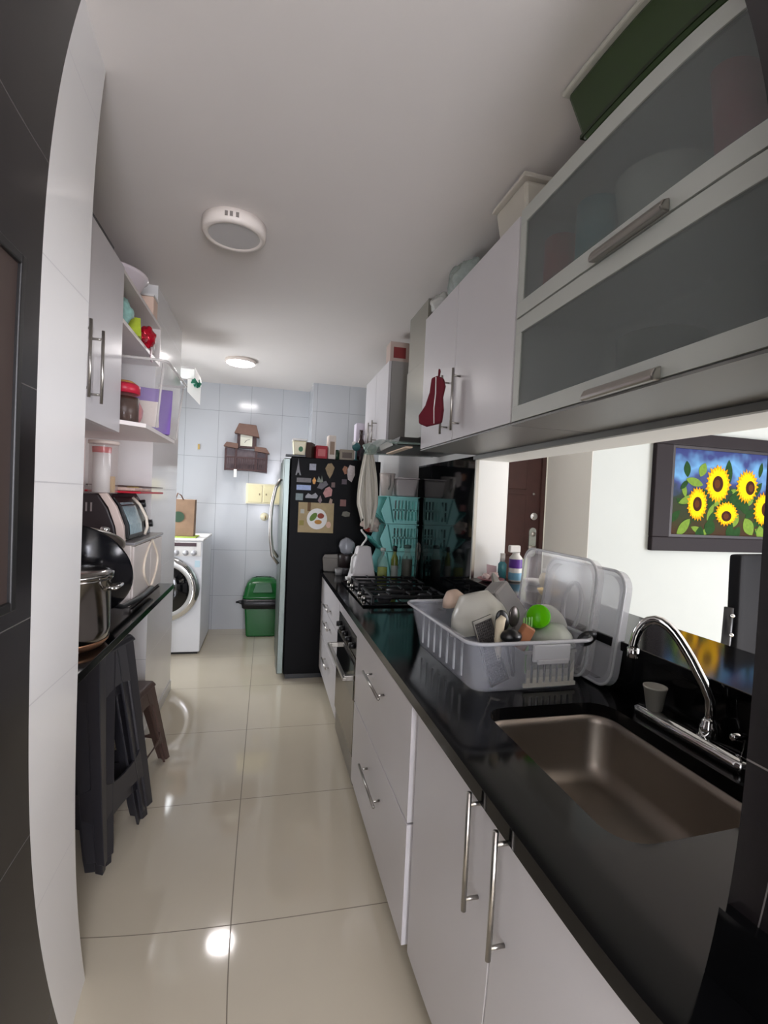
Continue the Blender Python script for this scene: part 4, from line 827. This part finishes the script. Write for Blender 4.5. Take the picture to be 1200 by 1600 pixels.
# ------------------------------------------------------------------ things on top of the right wall cabinets
t = thing('green_storage_bin', 'large dark green storage bin with pale lid on the frosted cabinet', 'bin', (.95, .82, 2.482))
part('body', MB().frus((-.15, .17, -.36, .36), 0, (-.185, .18, -.39, .39), .145), mat('bin_olive', S(38, 58, 22), .35, var=.1), t, bevel=.012)
part('bottom_band', MB().box(-.156, .172, -.365, .366, .012, .022), mat('bin_olive_dk', S(24, 38, 14), .4), t)
part('lid', MB().box(-.195, .185, -.40, .40, .146, .162), mat('lid_pale', S(190, 188, 178), .4), t, bevel=.005)
t = thing('beige_storage_box', 'beige plastic box with flared lid on wall cabinet beside green bin', 'box', (.93, 1.63, 2.472))
part('body', MB().frus((-.10, .12, -.10, .09), 0, (-.12, .13, -.12, .10), .12), mat('box_beige', S(190, 184, 172), .45), t, bevel=.01)
part('lid', MB().frus((-.135, .14, -.135, .105), .121, (-.13, .135, -.13, .10), .14), mat('lid_beige', S(200, 194, 184), .4), t, bevel=.004)
single('plastic_bag_bundle', blob((.90, 2.20, 2.555), .082, 1.0, 1.9, 1.0, .3, 6, seed=21), mat('bag_film', S(170, 180, 174), .2, alpha=.75, var=.25, vscale=40), 'crumpled translucent plastic bags on top of wall cabinet', 'bag')
single('small_bag_bundle', blob((.86, 2.44, 2.53), .052, 1.1, 1.1, 1.0, .3, 6, seed=25), mat('bag_film_white', S(206, 206, 200), .25, alpha=.8, var=.2, vscale=40), 'small whitish crumpled bag at far end of wall cabinet top', 'bag')
carton('printed_carton', .88, 3.40, 2.467, .14, .12, .14, 0, mat('carton_pale', S(190, 170, 160), .6), 'pale carton with red print on top of far wall cabinet', mat('carton_red', S(130, 44, 44), .6))

# ------------------------------------------------------------------ left run
ZS = .94
single('granite_shelf', bx(-.999, -.51, 1.5055, 3.045, ZS-.03, ZS), granite, 'black granite wall shelf on the left carrying pots and oven', 'shelf', bevel=.002)
t = thing('shelf_cabinet', 'white two door wall cabinet on left wall with two long handles', 'cabinet', (-.81, 1.9, 1.72))
part('body', bx(-.999, -.64, 1.5055, 2.28, 1.722, 2.42), white_cab, t, True)
for y0, y1, hy in ((1.507, 1.864, 1.80), (1.868, 2.28, 1.925)):
    d = part('door', bx(-.639, -.62, y0, y1, 1.722, 2.42), white_cab, t, True, bevel=.0015)
    bar_handle(t, d, (-.62, hy, 1.782), (-.62, hy, 2.04), .035, inset=.12)
single('black_tray', bx(-.97, -.63, 1.60, 2.17, 2.422, 2.45), black_pl, 'flat black tray on top of the left wall cabinet', 'tray', bevel=.004)
t = thing('open_shelf_unit', 'white open wall shelves between left cabinet and tiled pillar', 'shelf unit', (-.81, 2.65, 1.76))
sh = mat('shelf_white', S(228, 220, 216), .4, var=.01)
part('top_board', bx(-.999, -.625, 2.282, 3.02, 2.402, 2.42), sh, t, True)
part('middle_board', bx(-.999, -.625, 2.282, 3.02, 2.195, 2.213), sh, t, True)
part('end_panel', bx(-.999, -.625, 3.021, 3.04, 2.195, 2.42), sh, t, True)
part('lower_board', MB().prism([(-.999, 2.282), (-.625, 2.282), (-.535, 2.36), (-.535, 3.048), (-.999, 3.048)], .018, 'z', 1.76), sh, t, True)
part('back_panel', bx(-.999, -.99, 2.282, 3.048, 1.778, 2.402), sh, t, True)
single('white_basin', MB().lathe([(0, 0), (.10, 0), (.165, .12), (.175, .125), (.175, .135), (.155, .125), (.09, .01), (0, .01)], (-.80, 2.70, 2.422), 40), mat('basin_white', S(232, 220, 224), .2), 'white plastic basin on top of the left open shelves', 'basin')
t = thing('peach_box', 'small peach box beside white basin near pillar top shelf', 'box', (-.70, 2.955, 2.422))
part('body', MB().box(-.06, .06, -.05, .05, 0, .12), mat('peach_card', S(230, 200, 180), .6), t, bevel=.004)
part('lid', MB().box(-.062, .062, -.052, .052, .121, .132), white_pl, t)
single('patterned_bag', blob((-.68, 2.43, 2.283), .064, .9, .8, 1.0, .25, 6, seed=31), mat('teal_pattern', S(140, 180, 172), .4, var=.4, vscale=60), 'teal and white patterned plastic bag on upper left shelf', 'bag')
single('lime_packet', MB().frus((-.04, .04, -.03, .03), 0, (-.035, .035, -.01, .01), .09, Matrix.Translation((-.655, 2.56, 2.214)) @ Matrix.Rotation(.2, 4, 'Z')), mat('lime_pack', S(180, 196, 60), .4, var=.2, vscale=50), 'yellow green packet beside red ribbon on upper left shelf', 'packet')
single('dark_green_jar', MB().lathe([(0, 0), (.035, 0), (.037, .08), (.025, .1), (0, .1)], (-.72, 2.66, 2.214), 24), mat('jar_dkgreen', S(54, 84, 70), .3), 'dark green jar behind the red ribbon on upper left shelf', 'jar')
t = thing('red_ribbon', 'shiny red ribbon bow hanging over the upper left shelf edge', 'ribbon', (-.635, 2.74, 2.214))
rr_ = mat('red_foil', S(196, 16, 44), .2, .3, var=.3, vscale=60)
part('knot', blob((0, 0, .055), .045, 1.0, .9, 1.2, .35, 6, seed=41), rr_, t)
part('loop', blob((0, -.07, .03), .03, .8, 1.6, .7, .35, 6, seed=43), rr_, t)
part('tail', MB().grid(lambda u, v: (.02+.012*v, -.02+.04*u+.01*math.sin(6*v), .04-.11*v), 4, 8), mat('foil_purple', S(110, 20, 60), .25, .3), t, solid=.002)
t = thing('white_ceramic_jar', 'white ceramic jar with knob at the end of upper left shelf', 'jar', (-.68, 2.92, 2.214))
part('body', MB().sphere((0, 0, .055), .05, 1, 1, 1.05), mat('ceramic', S(232, 226, 224), .15), t)
part('lid', MB().lathe([(.03, .1), (.02, .115), (.006, .118), (.01, .13), (0, .135)], seg=20), mat('ceramic', S(232, 226, 224), .15), t)
# lower board things (z 1.778)
t = thing('red_lid_jar', 'glass jar of dark contents with red lid on left shelf', 'jar', (-.635, 2.40, 1.779))
part('body', MB().lathe([(0, 0), (.055, 0), (.06, .01), (.06, .10), (.045, .13)], seg=28, cap=False), mat('jar_glass', S(170, 160, 150), .06, alpha=.12, spec=.8), t)
part('contents', MB().lathe([(0, .004), (.057, .006), (.058, .115), (0, .12)], seg=28), mat('jar_dark', S(62, 36, 28), .4, var=.5, vscale=50), t)
part('lid', MB().lathe([(.052, .131), (.062, .131), (.062, .165), (.05, .175), (0, .178)], seg=28), mat('lid_red', S(190, 36, 60), .35), t)
part('cloth_top', MB().lathe([(.045, .1785), (.03, .188), (0, .19)], seg=24), mat('lid_cloth', S(170, 120, 60), .7), t)
t = thing('pink_ball_pack', 'pink round packet between red lidded jar and purple packet', 'packet', (-.66, 2.60, 1.785))
part('body', blob((0, 0, .075), .06, .9, .9, 1.1, .15, 6, seed=51), mat('pink_pack', S(216, 130, 130), .4, var=.25, vscale=50), t)
t = thing('clear_storage_bin', 'tall clear plastic bin on left shelf end holding a purple packet', 'bin', (-.735, 2.82, 1.7785))
part('shell', bin_shell(-.215, .235, -.28, .30, 0, .33, .035, .003, .04), mat('bin_clear', S(236, 232, 232), .1, alpha=.1, var=0, spec=.8), t)
part('rim', MB().tube([(x, y, .33) for x, y in rrect(-.227, .247, -.292, .312, .045, 5)], .007, 8, True), mat('bin_rim', S(226, 222, 218), .2, alpha=.6), t)
for p_ in ([(.20, -.25, .01), (.228, -.28, .32)], [(.20, .27, .01), (.228, .29, .32)]): part('corner_rib', MB().tube(p_, .005), mat('bin_rim', S(226, 222, 218), .2, alpha=.6), t)
t = thing('purple_packet', 'purple printed packet with white panel standing inside the clear bin', 'packet', (-.66, 2.80, 1.784), (0, 0, .25))
part('body', MB().frus((-.12, .14, -.03, .03), 0, (-.13, .15, -.008, .008), .24), mat('packet_purple', S(120, 86, 170), .4, var=.1), t, bevel=.004)
part('white_panel', MB().prism([(-.05, .03), (.085, .03), (.08, .165), (-.05, .165)], .003, 'y', -.037, Matrix.Rotation(math.radians(-5), 4, 'X')), mat('packet_panel', S(222, 208, 196), .5, var=.1, vscale=90), t)
# corner rack beyond the pillar
t = thing('corner_rack', 'small white wall rack with sloping bracket beyond the pillar', 'rack', (-.65, 4.1, 2.15))
part('board', bx(-1.0, -.56, 3.90, 4.25, 2.405, 2.42), white_pl, t, True)
part('bracket', MB().prism([(-.66, 2.30), (-.56, 2.20), (-.56, 2.404), (-.66, 2.404)], .012, 'y', 4.235), white_pl, t, True)
part('front_rail', bx(-.562, -.556, 3.90, 4.247, 2.35, 2.404), white_pl, t, True)
part('back_post', bx(-1.0, -.98, 3.8505, 3.90, 2.16, 2.42), white_pl, t, True)
single('green_pegs', blob((-.575, 4.13, 2.355), .03, 1, 1.1, 1.2, .6, 8, seed=61), mat('peg_green', S(24, 110, 84), .4), 'dark green clipped item hanging in the small white corner rack', 'peg')
# on the granite shelf
t = thing('white_shelf_box', 'white two door box with leaf shaped handles under the small oven', 'box', (-.79, 2.72, ZS+.001))
part('body', MB().box(-.20, .20, -.31, .31, 0, .285), mat('box_pinkwhite', S(232, 222, 216), .35, var=.01), t, bevel=.006)
part('top_slab', MB().box(-.205, .215, -.315, .315, .286, .298), mat('slab_grey', S(150, 148, 150), .25), t, bevel=.003)
for s_ in (-1, 1):
    d = part('door', MB().box(.2005, .21, .03+(-.33 if s_ < 0 else .002), .03+(-.002 if s_ < 0 else .27), .01, .278), mat('box_pinkwhite', S(232, 222, 216), .35), t, bevel=.002)
    pts = [(.214, .03+s_*.15*math.sin(PI*k/12)+s_*.006, .03+.25*k/12) for k in range(13)]
    part('handle', MB().tube(pts, .0055, 8), mat('handle_cream', S(240, 228, 210), .3), t, sub_of=d)
t = thing('mini_oven', 'dark countertop oven with pale curved rim atop the white box', 'oven', (-.79, 2.70, ZS+.300))
part('housing', MB().prism([(-.19, .01), (.13, .01), (.12, .07), (.09, .15), (.05, .215), (-.19, .215)], .46, 'y', -.27), mat('oven_brown', S(54, 46, 48), .35), t, bevel=.008)
mb = MB()
for k in range(8): mb.box(-.12+k*.02, -.113+k*.02, -.2715, -.2695, .135, .175)
part('vent_slots', mb, mat('slot_pale', S(150, 140, 138), .5), t)
crv = [(.131, .0), (.160, .0), (.155, .07), (.122, .16), (.080, .222), (.052, .218), (.09, .155), (.12, .07)]
part('front_shell', MB().prism(crv, .50, 'y', -.245), mat('oven_front_dark', S(44, 40, 44), .25), t, bevel=.004)
crw = [(a+.004 if a > .075 else a, b) for a, b in crv]
part('rim', MB().prism(crw, .028, 'y', -.274), mat('oven_rim', S(232, 212, 202), .3), t, bevel=.003)
d = part('door', MB().prism([(.161, .01), (.176, .012), (.171, .075), (.139, .163), (.105, .205), (.10, .20), (.126, .163), (.157, .07)], .30, 'y', -.24), black_pl, t, bevel=.003)
part('window', MB().prism([(.177, .03), (.1785, .03), (.174, .076), (.144, .155), (.128, .178), (.127, .176), (.142, .155), (.1725, .076)], .22, 'y', -.225), mat('oven_window', S(150, 176, 184), .1, var=.3, vscale=60), t, sub_of=d)
part('handle', MB().tube([(.178, .045, .01), (.19, .045, .05), (.183, .045, .10), (.15, .045, .165), (.115, .045, .20)], .008, 8), mat('handle_cream', S(240, 228, 210), .3), t, sub_of=d)
for kz, kx in ((.165, .118), (.06, .157)): part('knob', MB().cyl((kx, .15, kz), (kx+.035, .15, kz+.005), .02), black_pl, t)
for y_ in (-.24, .16): part('foot', MB().box(-.17, .11, y_-.01, y_+.01, .001, .01), black_pl, t)
ZM = ZS+.300+.217
t = thing('red_wire_tray', 'red printed tray with wire edge lying on the mini oven', 'tray', (-.72, 2.72, ZM+.0))
part('base', MB().box(-.10, .14, -.22, .30, .006, .016), mat('tray_red', S(190, 30, 50), .4, var=.2, vscale=50), t, bevel=.004)
part('wire_rail', MB().tube([(x, y, .04) for x, y in rrect(-.10, .14, -.22, .30, .03, 5)], .003, 6, True), mat('wire_dark', S(90, 70, 66), .4, .5), t)
part('pale_contents', MB().box(-.06, .10, -.16, .0, .017, .034).box(-.05, .11, .05, .14, .017, .03), mat('tray_pale', S(216, 190, 176), .6, var=.3, vscale=60), t, bevel=.006)
part('yellow_contents', blob((.05, .02, .03), .025, 1.4, 1, .5, .3, 6, seed=71), mat('tray_yellow', S(190, 160, 70), .6), t)
t = thing('tall_canister', 'tall clear canister with red band and glare-white contents on mini oven', 'canister', (-.735, 2.475, ZM+.001))
part('shell', MB().lathe([(0, 0), (.058, 0), (.06, .004), (.06, .225)], seg=32, cap=False), mat('canister_clear', S(210, 196, 190), .05, alpha=.3, spec=.8), t)
part('lid', MB().lathe([(.0605, .226), (.064, .226), (.064, .24), (0, .242)], seg=32), mat('canister_lid', S(222, 206, 196), .25), t)
part('white_contents_glare', MB().lathe([(0, .005), (.036, .005), (.036, .185), (0, .185)], (-.005, -.01, 0), 28), mat('contents_glare_white', S(250, 248, 246), .3), t)  # white contents carry the glare on the glass in their colour
part('red_band', MB().lathe([(.0, .186), (.038, .186), (.04, .212), (0, .213)], (-.005, -.01, 0), 28), mat('band_red', S(206, 44, 54), .4), t)
part('amber_contents', MB().lathe([(0, .005), (.012, .005), (.012, .08), (0, .08)], (.036, .01, 0), 16), mat('contents_amber', S(196, 160, 100), .4), t)
# pots
t = thing('steel_stock_pot', 'shiny stainless steel stock pot at the near end of granite shelf', 'pot', (-.675, 1.84, ZS+.001))
part('body', MB().lathe([(0, 0), (.13, 0), (.155, .02), (.16, .06), (.16, .225), (.166, .23), (.166, .236), (.156, .235), (.155, .06), (.13, .01), (0, .01)], seg=48), mat('pot_steel', S(150, 146, 142), .14, 1.0, var=.08, vscale=8), t)
part('copper_base', MB().lathe([(.131, -.0005), (.14, .0), (.156, .018), (.157, .025), (.1565, .026)], seg=48, cap=False), mat('pot_copper', S(176, 130, 100), .3, .8), t)
part('lid_rim', MB().lathe([(.168, .237), (.168, .252), (.14, .262), (.04, .275), (0, .277)], seg=48), mat('pot_steel', S(150, 146, 142), .14, 1.0), t)
mb = MB().tube([(.06, -.150, .18), (.07, -.20, .19), (.0, -.215, .19), (-.06, -.20, .19), (-.05, -.150, .18)], .008)
part('side_handle', mb, chrome, t)
part('front_handle', MB().tube([(.155, -.04, .20), (.19, -.045, .205), (.19, .03, .205), (.155, .03, .20)], .007), chrome, t)
bkp = mat('pan_black', S(20, 20, 24), .16, .2, spec=.6)
t = thing('black_wok', 'large black wok propped upright behind the steel pot', 'wok', (-.715, 2.07, ZS+.205), (0, 0, 0))
Mw = Matrix.Rotation(math.radians(63), 4, 'X') @ Matrix.Rotation(math.radians(0), 4, 'Z')
part('pan', MB().lathe([(0, -.07), (.09, -.066), (.17, -.035), (.208, .015), (.213, .02), (.205, .02), (.165, -.028), (.08, -.06), (0, -.064)], seg=48, M=Matrix.Rotation(math.radians(-66), 4, 'X') @ Matrix.Rotation(.0, 4, 'Y')), bkp, t)
part('handle', MB().tube([(.10, .08, -.13), (.135, .18, -.165), (.148, .40, -.175), (.150, .66, -.170)], [.011, .011, .013, .010]), black_pl, t)
t = thing('pot_lid', 'steel rimmed lid with two chrome knobs leaning above the black wok', 'lid', (-.72, 2.16, ZS+.335), (math.radians(-24), 0, 0))
part('disc', MB().lathe([(0, .02), (.10, .014), (.16, 0), (.165, -.004), (.165, -.010), (.155, -.008), (0, .008)], seg=44), steel, t)
for x_, y_ in ((-.02, -.04), (.085, .0)): part('knob', MB().lathe([(.008, .012), (.008, .03), (.018, .036), (.018, .048), (0, .052)], (x_, y_, 0), 20), chrome, t)

# ------------------------------------------------------------------ stools
def stool(name, label, loc, rz, h, bt, bb, mm, group=None, tw_=.085, cross=(.14, .30), apr=.20):
    t = thing(name, label, 'stool', loc, (0, 0, rz), group)
    part('seat', MB().frus((-bt-.012, bt+.012, -bt-.012, bt+.012), h-.03, (-bt+.006, bt-.006, -bt+.006, bt-.006), h), mm, t, bevel=.01)
    H = lambda z: bb+(bt-bb)*z/(h-.03)
    for k in range(4):
        R4 = Matrix.Rotation(k*PI/2, 4, 'Z')
        # leg: tapered L profile with a raised ridge on the corner
        mb = MB(); rings = []
        for z in (0, .05, h*.3, h*.6, h-.03):
            a = H(z); w_ = tw_*(.62+.38*(z/h)) if z > .01 else tw_*.6; th = .012
            rings.append([(a, a, z), (a-.006, a-w_*.45, z), (a-.016, a-w_*.5, z), (a-.004, a-w_, z), (a-th-.004, a-w_, z), (a-th-.01, a-w_*.4, z), (a-th-.02, a-th-.02, z), (a-w_*.4, a-th-.01, z), (a-w_, a-th-.004, z), (a-w_, a-.004, z), (a-w_*.5, a-.016, z), (a-w_*.45, a-.006, z)])
        loops(mb, rings, smooth=False, cap0=True, cap1=True)
        mb.v = [tuple(R4 @ Vector(p)) for p in mb.v]
        part('leg', mb, mm, t, bevel=.003)
        for nm, (z0, z1, arch) in (('cross_rail', (cross[0], cross[1], .03)), ('apron', (h-.03-apr, h-.03, .05))):
            mb = MB(); N = 8; poly = []
            for i in range(N+1):
                u = i/N; a = H(z0)-.02; y = -a+2*a*u; poly.append((y, z0+arch*math.sin(PI*u)**.5))
            a = H(z1)-.02
            if nm == 'cross_rail':
                for i in range(N+1): u = 1-i/N; poly.append((-a+2*a*u, z1-.05*math.sin(PI*u)**.5))
            else: poly += [(a, z1), (-a, z1)]
            sl = (bt-bb)/(h-.03)
            v = []
            for off in (0, -.008): v += [(bb+sl*z+off-.006, y, z) for y, z in poly]
            n = len(poly); f = [tuple(range(n)), tuple(range(2*n-1, n-1, -1))]+[(i, i+n, (i+1) % n+n, (i+1) % n) for i in range(n)]
            mb.add([tuple(R4 @ Vector(p)) for p in v], f); part(nm, mb, mm, t)
    return t
stool('plastic_stool', 'tall charcoal plastic stool standing under the granite shelf, lower of the nested pair', (-.70, 2.21, 0), math.radians(-13), .80, .115, .19, stool_black, 'nested charcoal stools', .125)
stool('plastic_stool', 'charcoal plastic stool nested over the lower one, seat just beneath granite shelf', (-.70, 2.21, .05), math.radians(-13), .80, .13, .205, stool_black, 'nested charcoal stools', .13)
stool('brown_stool', 'small brown plastic stool standing behind the charcoal stools', (-.69, 2.69, 0), math.radians(-8), .46, .125, .195, stool_brown, None, .095, (.10, .18), .12)
